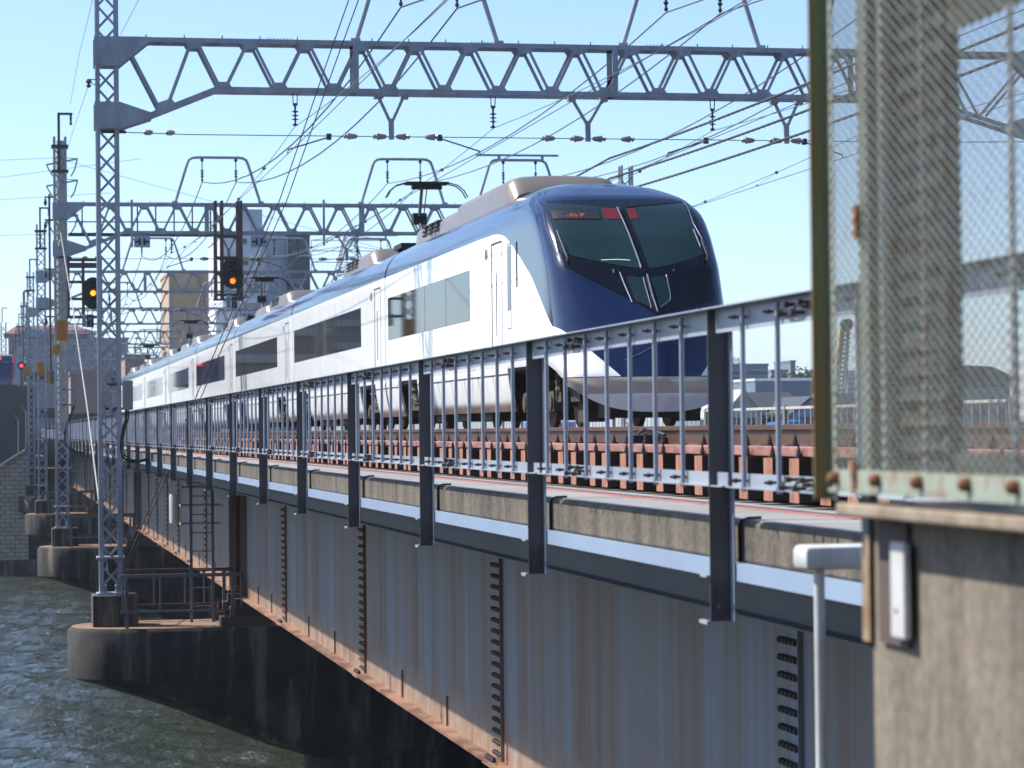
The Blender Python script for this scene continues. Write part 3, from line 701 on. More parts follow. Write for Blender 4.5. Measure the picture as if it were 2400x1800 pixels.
feeder('pale feeder wire at the left insulator of the right hand frames', 18.55, 18.2, 8.9, .85, .017, m_wire_pale)
feeder('pale feeder wire at the right insulator of the right hand frames', 19.75, 19.4, 8.9, .85, .017, m_wire_pale)
for z, l in ((5.75, 'topmost of the three'), (5.32, 'middle one of the three'), (4.98, 'lowest of the three')):
    pts = catenary([(12.9, y, z) for y in YW], 14, .25); mb = MB(); mb.tube(pts, .021, 7)
    for p, q in zip(pts[20:60], pts[21:61]):
        for k in range(9):
            c = Vector(p).lerp(Vector(q), k / 9); mb.tube([c + Vector((0, -.05, -.028)), c + Vector((0, .05, .028))], .009, 4)
    tag(mb.build('power_cable', m_wire), 'thick black lashed cable sweeping to the right of the train, ' + l, 'cable', 'thick lashed cables')
def wire(name, label, cat, pts, r, mat, grp=None, sag=0, n=10):
    mb = MB(); mb.tube(catenary(pts, n, sag) if sag else pts, r, 6); return tag(mb.build(name, mat), label, cat, grp)
def drop(a, b, f): return tuple(Vector(a).lerp(Vector(b), f))
base = at(268, 1385, PC[0] - .25)
wire('guy_wire', 'thin reddish guy wire from the nearest mast foot, left strand of the pair', 'guy wire', [base, at(498, 838, 53.5), at(655, 470, 50), at(758, 170, 47), at(838, -60, 44)], .011, m_cable_red, 'guy wire pair')
wire('guy_wire', 'thin reddish guy wire from the nearest mast foot, right strand of the pair', 'guy wire', [base + Vector((.06, 0, 0)), at(512, 836, 53.5), at(672, 470, 50), at(778, 170, 47), at(862, -60, 44)], .011, m_cable_red, 'guy wire pair')
wire('stay_rod', 'pale stay rod slanting from the second mast down to the nearest mast foot', 'stay rod', [at(142, 545, PC[1] - .35), at(170, 720, 82), at(205, 960, 68), at(240, 1240, PC[0] + .5), at(254, 1345, PC[0] + .2)], .017, m_white_rod)
mb = MB(); mb.lathe(at(142, 572, PC[1] - .4), [(.03, -.15), (.08, -.1), (.09, 0), (.08, .08), (.03, .15)], 8); tag(mb.build('stay_insulator', m_porcelain), 'pale insulator at the top of the slanting stay rod', 'insulator')
wire('lightning_wire', 'thin wire from the second mast bracket rising past the nearest mast', 'overhead wire', [at(165, 243, PC[1]), at(185, 130, 75), at(222, -20, PC[0])], .006, m_wire)
wire('lightning_wire', 'thin wire between second mast and the insulator on the nearest mast', 'overhead wire', [at(157, 352, PC[1]), at(180, 280, 75), at(208, 198, PC[0])], .006, m_wire)
wire('lightning_wire', 'thin wire climbing to the right from the top of the nearest mast', 'overhead wire', [at(283, 80, PC[0] + 1), at(335, -20, PC[0] - 6)], .006, m_wire)
mb = MB(); q = at(208, 192, PC[0]); mb.lathe(q, [(.02, -.12), (.06, -.08), (.02, -.04), (.07, 0), (.03, .06)], 8); mb.bar(q + Vector((0, 0, .05)), q + Vector((.25, 0, .05)), .02); mb.bar(q, q + Vector((.2, 0, -.1)), .015); tag(mb.build('line_insulator', m_ins_dark), 'small dark insulator bracket on the left side of the nearest mast', 'insulator')
for k, (a, b) in enumerate((((0, 416), (330, 372)), ((0, 468), (260, 452)), ((0, 552), (240, 545)), ((130, 370), (1100, 640)))):
    wire('transmission_line', 'faint distant power line in the left sky, ' + ['uppermost', 'second down', 'third down', 'long one sloping right'][k], 'power line', [tuple(at(a[0] - 400, a[1] + 20 - k, 400)), tuple(at(a[0], a[1], 400)), tuple(at(b[0], b[1], 400))], .035, m_wire_pale, 'distant power lines')
# ------------------------------------------------------------ train
XC = 9.9; HW = 1.4; CROWN = 4.15
def interp(x, xs, ys): return float(np.interp(x, xs, ys))
def Wd(h):
    if h <= 3.2: return interp(h, [.24, .5, .8, 1.05], [1.26, 1.32, 1.37, 1.40])
    q = min(1, (h - 3.2) / (CROWN - 3.2)); return HW * max(0, 1 - q ** 2.6) ** (1 / 2.6)
BH = ([.24, .5, .76, 1.2, 1.82, 2.5, 3.0, 3.5, 3.75, 3.95, 4.07, 4.15], [39.0, 38.82, 38.80, 39.02, 39.52, 40.15, 40.72, 41.40, 41.85, 42.5, 43.2, 44.2])
def Bf(h): return interp(h, *BH)
def Lf(h): return interp(h, [.24, .5, .76, 1.05, 1.6, 2.5, 3.4, 4.15], [.4, .6, .9, 1.4, 1.6, 1.5, 1.4, 1.8])
def nose(a, h):                                  # lateral offset, height -> point of the nose surface
    w_ = max(Wd(h), 1e-4); q = min(1, abs(a) / w_); p = interp(h, [.5, 1.2, 2.6, 3.4, 3.95], [3.8, 5.2, 6.5, 6.0, 3.6])
    return Vector((XC + a, Bf(h) + Lf(h) * (1 - (1 - q ** p) ** (1 / p)) + interp(h, [.76, 1.5, 2.5, 3.2], [.55, .42, .15, 0]) * (math.hypot(a, .08) - .08), h))
def nose_n(a, h):
    e = .01; p = nose(a, h); return (nose(a + e, h) - p).cross(nose(a, h + e) - p).normalized()
_tab = None
def onnose(px, py):
    global _tab
    if _tab is None:
        A = []; 
        for h in np.arange(.3, 4.12, .02):
            wv = Wd(h)
            for c in np.arange(-.995, .996, .01):
                x, y = proj(nose(c * wv, h)); A.append((x, y, c * wv, h))
        _tab = np.array(A)
    d = (_tab[:, 0] - px) ** 2 + (_tab[:, 1] - py) ** 2; k = np.argsort(d)[:4]; wt = 1 / (d[k] + 1)
    return float((_tab[k, 2] * wt).sum() / wt.sum()), float((_tab[k, 3] * wt).sum() / wt.sum())
def surf(a, h, off=.008): 
    n = nose_n(a, h); n = n if n.y < 0 else -n
    return nose(a, h) + n * off
def patch(name, corners, mat, par, off=.008, n=14, th=.01, bow=0):     # corners in photo pixels tl, tr, br, bl laid on the nose
    ah = [onnose(*c) for c in corners]; P = []; Q = []
    for i in range(n + 1):
        f = i / n; row = []; row2 = []
        for j in range(n + 1):
            g_ = j / n
            a = (ah[0][0] * (1 - g_) + ah[1][0] * g_) * (1 - f) + (ah[3][0] * (1 - g_) + ah[2][0] * g_) * f
            h = (ah[0][1] * (1 - g_) + ah[1][1] * g_) * (1 - f) + (ah[3][1] * (1 - g_) + ah[2][1] * g_) * f
            h -= bow * f * 4 * g_ * (1 - g_)
            row.append(surf(a, h, off)); row2.append(surf(a, h, off - th))
        P.append(row); Q.append(row2)
    mb = MB(); mb.grid(P); k = len(mb.v) ; m = n + 1; mb.grid(Q)
    edge = [(0, j) for j in range(n)] + [(i, n) for i in range(n)] + [(n, j) for j in range(n, 0, -1)] + [(i, 0) for i in range(n, 0, -1)]
    for e in range(len(edge)):
        (i0, j0), (i1, j1) = edge[e], edge[(e + 1) % len(edge)]; mb.face([i0 * m + j0, i1 * m + j1, k + i1 * m + j1, k + i0 * m + j0])
    return mb.build(name, mat, par, smooth=True)
def strip(name, pts, wd, mat, par, off=.02, n=8):
    ah = [onnose(*c) for c in pts]; q = []
    for (a0, h0), (a1, h1) in zip(ah[:-1], ah[1:]):
        for k in range(n): q.append(surf(a0 + (a1 - a0) * k / n, h0 + (h1 - h0) * k / n, off))
    q.append(surf(*ah[-1], off)); mb = MB(); mb.tube(q, wd, 6); return mb.build(name, mat, par, smooth=True)

def body_section():
    hs = [1.05, 1.3, 2.0, 2.8, 3.2] + [3.2 + (CROWN - 3.2) * math.sin(k / 16 * math.pi / 2) for k in range(1, 17)]
    return [(-Wd(h), h) for h in hs[:-1]] + [(0, CROWN)] + [(Wd(h), h) for h in reversed(hs[:-1])]
def car_body(y0, y1, mat, par, name='body'):
    sec = body_section(); P = []
    for y, s in ((y0 + .06, .94), (y0 + .07, .97), (y0 + .12, 1), (y1 - .12, 1), (y1 - .07, .97), (y1 - .06, .94)):
        P.append([(XC + a * s, y, 1.05 + (h - 1.05) * (s * .5 + .5)) for a, h in sec])
    mb = MB(); mb.grid(P); m = len(sec); mb.face(range(m)); mb.face([5 * m + j for j in reversed(range(m))])
    for i in range(5): mb.face([i * m, (i + 1) * m, (i + 1) * m + m - 1, i * m + m - 1])
    return mb.build(name, mat, par, smooth=True)
def bogie(par, yc):
    t = MB()
    for s in (-1, 1):
        x = XC + s * 1.08
        t.box(x - .07, x + .07, yc - 1.55, yc + 1.55, .42, .58); t.box(x - .11, x + .11, yc - .5, yc + .5, .55, .80)
        for q in (-1.05, 1.05):
            t.box(x - .12, x + .14, yc + q - .17, yc + q + .17, .28, .6); t.lathe((x + s * .1, yc + q, .43), [(.13, -.05), (.13, .05)], 12, 'x')
            t.lathe((x + s * .04, yc + q - .3, .55), [(.07, 0), (.085, .06), (.07, .12), (.085, .18), (.07, .24), (.085, .30), (.05, .34)], 10)
        t.lathe((x, yc, .78), [(.22, 0), (.27, .06), (.22, .14), (.2, .2)], 14); t.tube([(x + s * .12, yc - .9, .75), (x + s * .12, yc - .2, .62), (x + s * .1, yc + .6, .7)], .03, 6); t.tube([(x + s * .06, yc - 1.35, .98), (x + s * .05, yc - 1.3, .45)], .05, 7)
    t.box(XC - 1.0, XC + 1.0, yc - .2, yc + .2, .5, .75)
    for q in (-1.05, 1.05): t.lathe((XC, yc + q, .43), [(.08, -.9), (.08, .9)], 8, 'x')
    b = t.build('bogie', m_bogie, par)
    for q in (-1.05, 1.05):
        for s in (-1, 1):
            mb = MB(); x = XC + s * .72; mb.lathe((x, yc + q, .445), [(.2, -.05), (.36, -.04), (.43, -.03), (.43, .06 * s if s > 0 else .06), (.36, .07), (.2, .08)], 24, 'x'); mb.build('wheel', m_rail, b, smooth=True)
def side_detail(par, y0, wy0, wy1, dy, lead=False):
    # window band on both sides
    for s in (-1, 1):
        x = XC + s * (HW + .001)
        mb = MB((x, wy0, 2)); mb.box(x - .02, x + .006, wy0, wy1, 1.985, 2.90) if s > 0 else mb.box(x - .006, x + .02, wy0, wy1, 1.985, 2.90); wdw = mb.build('window_band', m_glass, par)
        for k in range(1, 4):
            yy = wy0 + (wy1 - wy0) * k / 4; mb = MB((x, wy0, 2)); mb.box(x - .0085 if s < 0 else x, x if s < 0 else x + .0085, yy - .006, yy + .006, 1.99, 2.895); o = mb.build('window_joint', m_black, wdw); o.location = (0, 0, 0)
        # door: leaf set in a dark rubber frame
        mb = MB(); a, b = (x - .004, x + .01) if s < 0 else (x - .01, x + .004)
        mb.box(a, b, dy, dy + .05, 1.12, 3.22); mb.box(a, b, dy - .9, dy, 3.19, 3.22); mb.box(a, b, dy - .93, dy - .915, 1.12, 3.2); d = mb.build('door_frame', m_black, par)
        mb = MB(); mb.box(a - .003 if s < 0 else a, b if s < 0 else b + .003, dy - .42, dy - .39, 1.6, 2.7); mb.build('door_leaf_seam', m_black, par)
        mb = MB(); mb.box(a - .002, b + .002, dy + .55, dy + .63, 2.98, 3.16); mb.build('side_lamp', m_black, par); mb = MB(); mb.box(a - .003, b + .003, dy + .43, dy + .53, 2.99, 3.15); mb.build('side_display', m_grey_box, par)
def skirts(par, y0, y1, cuts):
    for s in (-1, 1):
        segs = []; a = y0
        for c0, c1 in cuts: segs.append((a, c0)); a = c1
        segs.append((a, y1))
        for a, b in segs:
            if b - a < .25: continue
            mb = MB(); sl = .28
            def X(h): return XC + s * interp(h, [.3, .42, .7, 1.0, 1.05], [1.27, 1.31, 1.37, 1.405, 1.405])
            P = []
            for h in (.30, .42, .6, .8, 1.0, 1.049): 
                ee = 0 if a == y0 else sl * (1.05 - h); e2 = 0 if b == y1 else sl * (1.05 - h)
                P.append([(X(h), a - ee * -0 + (-ee), h), (X(h), (a + b) / 2, h), (X(h), b + e2 * .2, h)])
            mb.grid(P); P2 = [[(p[0] - s * .05, p[1], p[2]) for p in r] for r in P]; k = len(mb.v); mb.grid(P2)
            mb.face([0, 1, k + 1, k]); mb.face([1, 2, k + 2, k + 1])
            for i in range(5): mb.face([i * 3, (i + 1) * 3, k + (i + 1) * 3, k + i * 3]); mb.face([i * 3 + 2, (i + 1) * 3 + 2, k + (i + 1) * 3 + 2, k + i * 3 + 2])
            sk = mb.build('skirt_panel', m_skirt, par, smooth=True)
            mb = MB(); x = X(.97); mb.box(min(x, x + s * .006), max(x, x + s * .006), a, b, .925, .94)
            for yy in np.arange(a + 1.4, b - .6, 1.45): mb.bar((X(.93) + s * .004, yy, .93), (X(.45) + s * .006, yy - .1, .45), .012, .008, up=(1, 0, 0))
            mb.build('panel_gap', m_black, sk)
def pantograph(par, y):
    t = MB(); t.box(XC - .7, XC + .7, y - .6, y + .6, CROWN + .05, CROWN + .16)
    for sx in (-1, 1):
        for sy in (-1, 1): t.lathe((XC + sx * .55, y + sy * .45, CROWN - .05), [(.06, 0), (.09, .03), (.06, .06), (.09, .09), (.05, .13)], 8)
    base_ = t.build('pantograph_base', m_black, par)
    mb = MB(); mb.tube([(XC, y + .3, CROWN + .15), (XC, y + 1.15, CROWN + .85)], .055, 8); mb.box(XC - .16, XC + .16, y + 1.0, y + 1.3, CROWN + .72, CROWN + .98); mb.build('lower_arm', m_black, base_)
    mb = MB(); mb.tube([(XC, y + 1.15, CROWN + .85), (XC - .1, y + .1, 5.62)], .04, 8); mb.tube([(XC + .1, y + 1.15, CROWN + .85), (XC + .02, y + .1, 5.62)], .015, 6); mb.build('upper_arm', m_grey_box, base_)
    mb = MB()
    for dy in (-.14, .14):
        mb.box(XC - .5, XC + .5, y + dy - .03, y + dy + .03, 5.70, 5.765); mb.tube([(XC - .95, y + dy, 5.40), (XC - .86, y + dy, 5.56), (XC - .72, y + dy, 5.68), (XC - .5, y + dy, 5.74), (XC + .5, y + dy, 5.74), (XC + .72, y + dy, 5.68), (XC + .86, y + dy, 5.56), (XC + .95, y + dy, 5.40)], .016, 6)
    mb.box(XC - .35, XC + .35, y - .1, y + .1, 5.6, 5.7); mb.build('collector_head', m_black, base_)
def ac_unit(par, y0, y1, wid=.98, z1=4.47, vents=(), tall=None):
    sec = []
    for k in range(13):
        q = -1 + 2 * k / 12; sec.append((wid * math.copysign(min(1, abs(q) ** .8 * 1.03), q), z1 + .07 * (1 - q * q) - (.10 if abs(q) > .95 else .02 * (abs(q) > .8))))
    zb = 3.83
    P = []
    for y, s, dz in ((y0 - .22, .93, -.30), (y0, .985, -.03), (y0 + .08, 1, 0), (y1 - .05, 1, 0), (y1, .98, -.03)):
        P.append([(XC - wid * 1.06, y, zb)] + [(XC + a * s, y, z + dz * (1 if y < y0 + .05 else 1)) for a, z in sec] + [(XC + wid * 1.06, y, zb)])
    mb = MB(); mb.grid(P); m = len(P[0]); mb.face(range(m)); mb.face([4 * m + j for j in reversed(range(m))])
    o = mb.build('air_conditioner', m_ac, par, smooth=True)
    for v0 in vents:
        g_ = MB()
        for k in range(3):
            for j in range(3): g_.box(XC - wid * 1.035 - .01, XC - wid * .9, v0 + k * .75, v0 + k * .75 + .55, 4.08 + j * .085, 4.12 + j * .085)
        g_.build('vent', m_black, o)
    return o

trains = 'cars of the white and blue train'
# --- lead car
lead = thing('train_car', 'leading car of the white and navy train with a sloping windscreen nose', 'train car', (0, 0, 0), trains)
hs = list(np.concatenate([np.linspace(.24, 1.05, 14), np.linspace(1.15, 3.1, 26), 3.2 + (CROWN - 3.2) * np.sin(np.linspace(0.03, 1, 34) * math.pi / 2)]))
cs = [math.sin(c * math.pi / 2) for c in np.linspace(-1, 1, 75)]; cs = [math.copysign(1 - (1 - abs(c)) ** 1.25, c) for c in cs]
P = []
for h in hs:
    wv = Wd(h); row = [nose(c * wv, h) + Vector((0, 0, max(0, 1.05 - h) * .5 * abs(c) ** 3)) for c in cs]
    if h >= 1.0499:
        row = [Vector((XC - wv, 58.28, h)), Vector((XC - wv, 52, h)), Vector((XC - wv, 47, h))] + row + [Vector((XC + wv, 47, h)), Vector((XC + wv, 52, h)), Vector((XC + wv, 58.28, h))]
    else: row = [row[0]] * 3 + row + [row[-1]] * 3
    P.append(row)
mb = MB(); mb.grid(P)
k0 = [i for i, h in enumerate(hs) if h >= 1.0499][0]; m = len(P[0]); n = len(hs)
mb.face([k0 * m] + [k0 * m + m - 1] + [i * m + m - 1 for i in range(k0 + 1, n)] + [i * m for i in reversed(range(k0 + 1, n))])
me_o = mb.build('body', m_lead, lead, smooth=True)
mb = MB(); mb.box(XC - 1.33, XC + 1.33, 41.6, 58.25, .98, 1.10); mb.box(XC - 1.0, XC + 1.0, 40.3, 41.6, .42, .9); mb.box(XC - .75, XC + .75, 39.7, 41.5, .16, .4); mb.box(XC - .9, XC - .6, 40.2, 40.9, .1, .5); mb.box(XC + .6, XC + .9, 40.2, 40.9, .1, .5)
for y in (46.9, 49.4, 51.9, 53.3): mb.box(XC - 1.15, XC + 1.1, y, y + 1.1, .16, .98)
mb.build('underframe', m_under, lead)
bogie(lead, 42.55); bogie(lead, 55.4)
skirts(lead, 44.1, 58.25, [(53.9, 56.5)]) 
side_detail(lead, 39, 47.7, 57.9, 45.45)
# cab door and handle on the near side
x = XC - HW
mb = MB(); 
for a, b, c, d in ((43.72, 43.745, 1.7, 3.1), (44.02, 44.045, 1.7, 3.1), (43.72, 44.045, 1.68, 1.70), (43.72, 44.045, 3.1, 3.12)): mb.box(x - .006, x + .01, a, b, c, d)
mb.box(x - .007, x + .01, 43.75, 44.02, 2.0, 3.08); mb.build('cab_door_window', m_alum, lead)
mb = MB(); mb.box(x - .0075, x + .008, 43.18, 43.26, 2.35, 3.1); mb.build('handrail_recess', m_black, lead)
# windscreen, black mask, lower nose windows
def npx(x, y): return (1150 + x / 3.687, 380 + y / 3.687)          # measured on an enlargement of the photograph
patch('black_mask', [npx(420, 345), npx(1665, 338), npx(1880, 900), npx(640, 900)], m_black_face, lead, off=.004, n=24, bow=.42)
patch('lower_mask_and_shade', [npx(640, 905), npx(1350, 930), npx(1440, 1320), npx(1290, 1235)], m_black_face, lead, off=.0035, n=20)
patch('lower_mask_and_shade', [npx(1350, 905), npx(1895, 905), npx(1945, 1190), npx(1440, 1320)], m_black_face, lead, off=.0035, n=20)  # black panel widened to paint in the shaded right half of the nose
wl = patch('windscreen', [npx(445, 362), npx(1090, 405), npx(1300, 922), npx(585, 785)], m_screen, lead, off=.013, n=20, bow=.03)
wr = patch('windscreen', [npx(1165, 405), npx(1648, 358), npx(1842, 795), npx(1372, 922)], m_screen, lead, off=.013, n=20, bow=.03)
strip('mullion', [npx(1128, 400), npx(1210, 590), npx(1300, 830), npx(1335, 950)], .018, m_black_face, lead, .02)
strip('mullion_trim', [npx(1092, 402), npx(1180, 600), npx(1300, 918)], .012, m_alum, lead, .028)
strip('mullion_trim', [npx(1350, 980), npx(1400, 1170), npx(1440, 1300)], .012, m_alum, lead, .028)
strip('pillar_trim', [npx(395, 345), npx(480, 560), npx(578, 800)], .006, m_alum, lead, .012)
strip('pillar_trim', [npx(1652, 360), npx(1750, 540), npx(1845, 720)], .010, m_alum, lead, .02)
strip('pillar_trim', [npx(1855, 740), npx(1865, 775)], .010, m_alum, lead, .02)
strip('top_seal', [npx(1160, 402), npx(1650, 355)], .007, m_black, lead, .02)
patch('nose_window', [npx(1172, 990), npx(1318, 1000), npx(1388, 1258), npx(1248, 1200)], m_screen, lead, off=.010, n=10)
patch('nose_window', [npx(1375, 1000), npx(1512, 985), npx(1548, 1195), npx(1462, 1258)], m_screen, lead, off=.010, n=10)
strip('nose_window_trim', [npx(1115, 955), npx(1160, 1070), npx(1225, 1215)], .012, m_alum, lead, .014)
strip('nose_window_trim', [npx(1320, 1000), npx(1350, 1120), npx(1390, 1260)], .009, m_alum, lead, .016)
strip('nose_window_trim', [npx(1518, 980), npx(1550, 1150), npx(1546, 1200), npx(1462, 1260)], .010, m_alum, lead, .014)
w1 = strip('wiper', [npx(668, 880), npx(668, 840), npx(618, 700)], .018, m_black, lead, .05); 
mb = MB(); q0 = surf(*onnose(*npx(660, 830)), .05); q1 = surf(*onnose(*npx(578, 608)), .045); mb.tube([q0, q1], .010, 6); mb.build('wiper_blade', m_alum, w1)
w2 = strip('wiper', [npx(1855, 870), npx(1862, 820), npx(1815, 690)], .018, m_black, lead, .04)
mb = MB(); mb.tube([surf(*onnose(*npx(1805, 750)), .045), surf(*onnose(*npx(1745, 600)), .045)], .010, 6); mb.build('wiper_blade', m_alum, w2)
strip('washer_jet', [npx(1060, 935), npx(1070, 965)], .02, m_black, lead, .02); strip('washer_jet', [npx(1585, 935), npx(1572, 955)], .014, m_black, lead, .02)
dp = patch('destination_display', [npx(520, 430), npx(925, 432), npx(950, 500), npx(545, 500)], m_mark, lead, off=.024, n=20)
rs = random.Random(5); mb = MB()
for k in range(13):
    if k in (5, 8): continue
    a, h = onnose(*npx(650 + k * 12.5, 470)); 
    for q in range(3):
        if rs.random() < .7: c = surf(a + .01, h - .02 + .02 * q, .028); mb.box(c.x, c.x + .014, c.y - .003, c.y, c.z, c.z + .009)
mb.build('display_dots', m_led, dp)
patch('red_panel', [npx(958, 408), npx(1092, 410), npx(1122, 500), npx(995, 500)], m_red_glow, lead, off=.02, n=14)
patch('red_panel', [npx(1175, 410), npx(1245, 408), npx(1275, 495), npx(1205, 500)], m_red_glow, lead, off=.02, n=14)
for k in range(7):
    if k not in (2, 4): pass
strip('cab_desk_reflection', [npx(955, 850), npx(1100, 845), npx(1205, 852)], .006, emit('cab_desk_reflection', (.55, .9, .5), .8), lead, .010)  # glowing strip laid on the glass for a reflection of the cab desk
strip('nose_hatch_gap', [npx(1490, 1545), npx(1300, 1650), npx(1150, 1715)], .005, m_alum, lead, .006)
# roof equipment
ac_unit(lead, 46.1, 51.3, wid=.98, z1=4.42); ac_unit(lead, 51.35, 56.6, wid=.95, z1=4.33, vents=(53.6,))
mb = MB(); mb.tube([(XC + 1.05, 45.9, 3.9), (XC + 1.05, 45.9, 4.32)], .03, 6); mb.build('antenna', m_grey_box, lead)
mb = MB(); mb.box(XC - .62, XC + .5, 56.9, 58.0, 4.1, 4.26); mb.build('roof_box', m_under, lead)
fc = bpy.data.curves.new('car_number', 'FONT'); fc.body = 'AE8-1'; fc.size = .16; fc.extrude = .002; fo = bpy.data.objects.new('car_number', fc); col.objects.link(fo)
dg = bpy.context.evaluated_depsgraph_get(); me = bpy.data.meshes.new_from_object(fo.evaluated_get(dg)); bpy.data.objects.remove(fo)
me.materials.clear(); me.materials.append(m_mark); fo = bpy.data.objects.new('car_number', me); col.objects.link(fo); fo.parent = lead
fo.matrix_local = Matrix(((0, 0, -1, XC - HW - .004), (-1, 0, 0, 46.9), (0, 1, 0, 1.32), (0, 0, 0, 1)))

# --- following cars
def car(name_label, y0, panto):
    t = thing('train_car', name_label, 'train car', (0, 0, 0), trains); y1 = y0 + 19.0
    car_body(y0, y1, m_car, t)
    mb = MB(); mb.box(XC - 1.33, XC + 1.33, y0 + .2, y1 - .2, .98, 1.045)
    for q in (6.2, 8.5, 10.6, 12.3): mb.box(XC - 1.15, XC + 1.1, y0 + q, y0 + q + 1.3, .16, .98)
    mb.box(XC - .9, XC + .9, y0 - .12, y0 + .12, 1.1, 3.5); mb.build('underframe', m_under, t)
    bogie(t, y0 + 2.9); bogie(t, y1 - 2.9)
    skirts(t, y0 + .1, y1 - .1, [(y0 + 1.6, y0 + 4.3), (y1 - 4.3, y1 - 1.6)]); side_detail(t, y0, y0 + 3.95, y0 + 18.2, y0 + 1.6)
    ac_unit(t, y0 + 5.5, y0 + 10.3, wid=.95, z1=4.36, vents=(y0 + 7.6,))
    if panto: pantograph(t, y0 + 2.7)
    else: ac_unit(t, y0 + 12.5, y0 + 16.0, wid=.9, z1=4.28)
    return t
c2 = car('second car of the white train, its roof pantograph just behind the leading car', 58.4, True)
c3 = car('third car of the white train, behind the first pantograph car', 77.4, False)
for k in range(3, 8):
    s_ = c2 if k % 2 else c3; c = copy_tree(s_); c.location = (0, 19.0 * (k - (1 if k % 2 else 2)), 0)
    c['label'] = '%s car of the white train counted from the nose%s' % (ORD[k], ', with its own pantograph' if k % 2 else '') if k < 7 else 'rearmost car of the white train, farthest down the bridge'
# ------------------------------------------------------------ signals, signs and boxes on the portals
def signal(label, px, py, h_px, lamp, cat_mat, Y, idx):
    c = at(px, py, Y); t = thing('railway_signal', label, 'signal', tuple(c), 'three lamp signals hung from the portals')
    H = .56; W_ = .33
    pts = []
    for k in range(32):
        a = 2 * math.pi * k / 32; pts.append((W_ * math.cos(a), 0, (H - W_) * (1 if math.sin(a) > 0 else -1) + W_ * math.sin(a)))
    mb = MB(); mb.prism(pts, (0, .03, 0)); mb.build('backboard', m_mark, t)
    mb = MB(); mb.box(-.12, .12, .031, .25, -.45, .45); mb.build('lamp_housing', m_mark, t)
    for k, z in enumerate((.28, 0, -.28)):
        hood = MB()
        P = [[(.11 * math.cos(a), -y, z + .11 * math.sin(a)) for a in np.linspace(R(-20), R(200), 12)] for y in (.0, .26)]
        P2 = [[(.12 * math.cos(a), -y, z + .12 * math.sin(a)) for a in np.linspace(R(-20), R(200), 12)] for y in (.0, .26)]
        hood.grid(P); hood.grid(P2); hood.build('hood', m_mark, t)
        mb = MB(); mb.lathe((0, -.004, z), [(.085, -.02), (.095, 0)], 16, 'y'); mb.build('lamp', cat_mat if k == idx else m_black_face, t)
    return t
s1 = signal('black oval signal with a lit yellow lamp, half behind the nearest mast', 218, 687, 80, 'y', m_lamp_yellow, PC[1] - .9, 1)
s2 = signal('black oval signal with a lit red lamp, hanging left of the white tower', 545, 640, 76, 'r', m_lamp_red, PC[1] - .9, 2)
def txt(body, size, mat, par, loc, name='lettering'):
    fc = bpy.data.curves.new(name, 'FONT'); fc.body = body; fc.size = size; fc.align_x = 'CENTER'; fc.extrude = .002
    fo = bpy.data.objects.new(name, fc); col.objects.link(fo); bpy.context.view_layer.update()
    dg = bpy.context.evaluated_depsgraph_get(); me = bpy.data.meshes.new_from_object(fo.evaluated_get(dg)); bpy.data.objects.remove(fo)
    me.materials.clear(); me.materials.append(mat); o = bpy.data.objects.new(name, me); col.objects.link(o); o.parent = par
    o.location = loc; o.rotation_euler = (R(90), 0, 0); return o
def plate(name, label, cat, x0, y0, x1, y1, Y, mat, group=None, th=.012):
    a = at(x0, y0, Y); b = at(x1, y1, Y); mb = MB((a.x, Y, b.z)); mb.box(a.x, b.x, Y, Y + th, b.z, a.z); o = mb.build(name, mat)
    tag(o, label, cat, group); return o, b.x - a.x, a.z - b.z
YS = PC[1] - .95
o, w_, h_ = plate('signal_name_plate', 'black number plate under the yellow signal', 'sign', 203, 737, 220, 767, YS, m_mark, 'plates under the signals')
txt('外', .17, m_signw, o, (w_ / 2, -.006, .22)); txt('1', .17, m_signw, o, (w_ / 2, -.006, .04))
o, w_, h_ = plate('signal_name_plate', 'pale blue plate beside the black plate under the yellow signal', 'sign', 192, 737, 202.5, 766, YS, m_signw, 'plates under the signals')
for k, c in enumerate('HAO'): txt(c, .12, m_navy, o, (w_ / 2, -.006, .28 - .12 * k))
o, w_, h_ = plate('signal_name_plate', 'pale blue plate under the red signal', 'sign', 530, 692, 542, 722, YS, m_signw, 'plates under the signals')
for k, c in enumerate('HSA'): txt(c, .12, m_navy, o, (w_ / 2, -.006, .28 - .12 * k))
o, w_, h_ = plate('signal_name_plate', 'black number plate under the red signal', 'sign', 543, 695, 556, 722, YS, m_mark, 'plates under the signals')
txt('外', .14, m_signw, o, (w_ / 2, -.006, .2)); txt('2', .14, m_signw, o, (w_ / 2, -.006, .04))

def cage(name, label, xs, ya, yb, rungs, Y, depth=.5):
    t = thing(name, label, 'signal bracket', (0, 0, 0), 'steel brackets holding the signals')
    for x in xs:
        a = at(x, ya, Y); b = at(x, yb, Y)
        for dy in (0, depth):
            mb = MB(); mb.box(a.x - .045, a.x + .045, Y + dy - .03, Y + dy + .03, b.z, a.z); mb.build('hanger_post', m_rustbeam, t)
    for y in rungs:
        a = at(xs[0], y, Y); b = at(xs[-1], y, Y); mb = MB(); mb.box(a.x, b.x, Y - .02, Y + .02, a.z - .035, a.z + .035); mb.box(a.x, b.x, Y + depth - .02, Y + depth + .02, a.z - .035, a.z + .035)
        for q in (a.x, b.x): mb.box(q - .02, q + .02, Y + .02, Y + depth - .02, a.z - .03, a.z + .03)
        mb.build('cross_bar', m_rustbeam, t)
    mb = MB(); a = at(xs[0], yb, Y); b = at(xs[-1], yb, Y); mb.box(a.x - .05, b.x + .05, Y, Y + depth, a.z - .05, a.z); mb.build('foot_plate', m_rustbeam, t)
    return t
cage('signal_bracket', 'rusty hanging steel frame behind the red signal', (505, 520, 558, 565), 470, 700, (553, 603, 640, 690), PC[1] - .62)
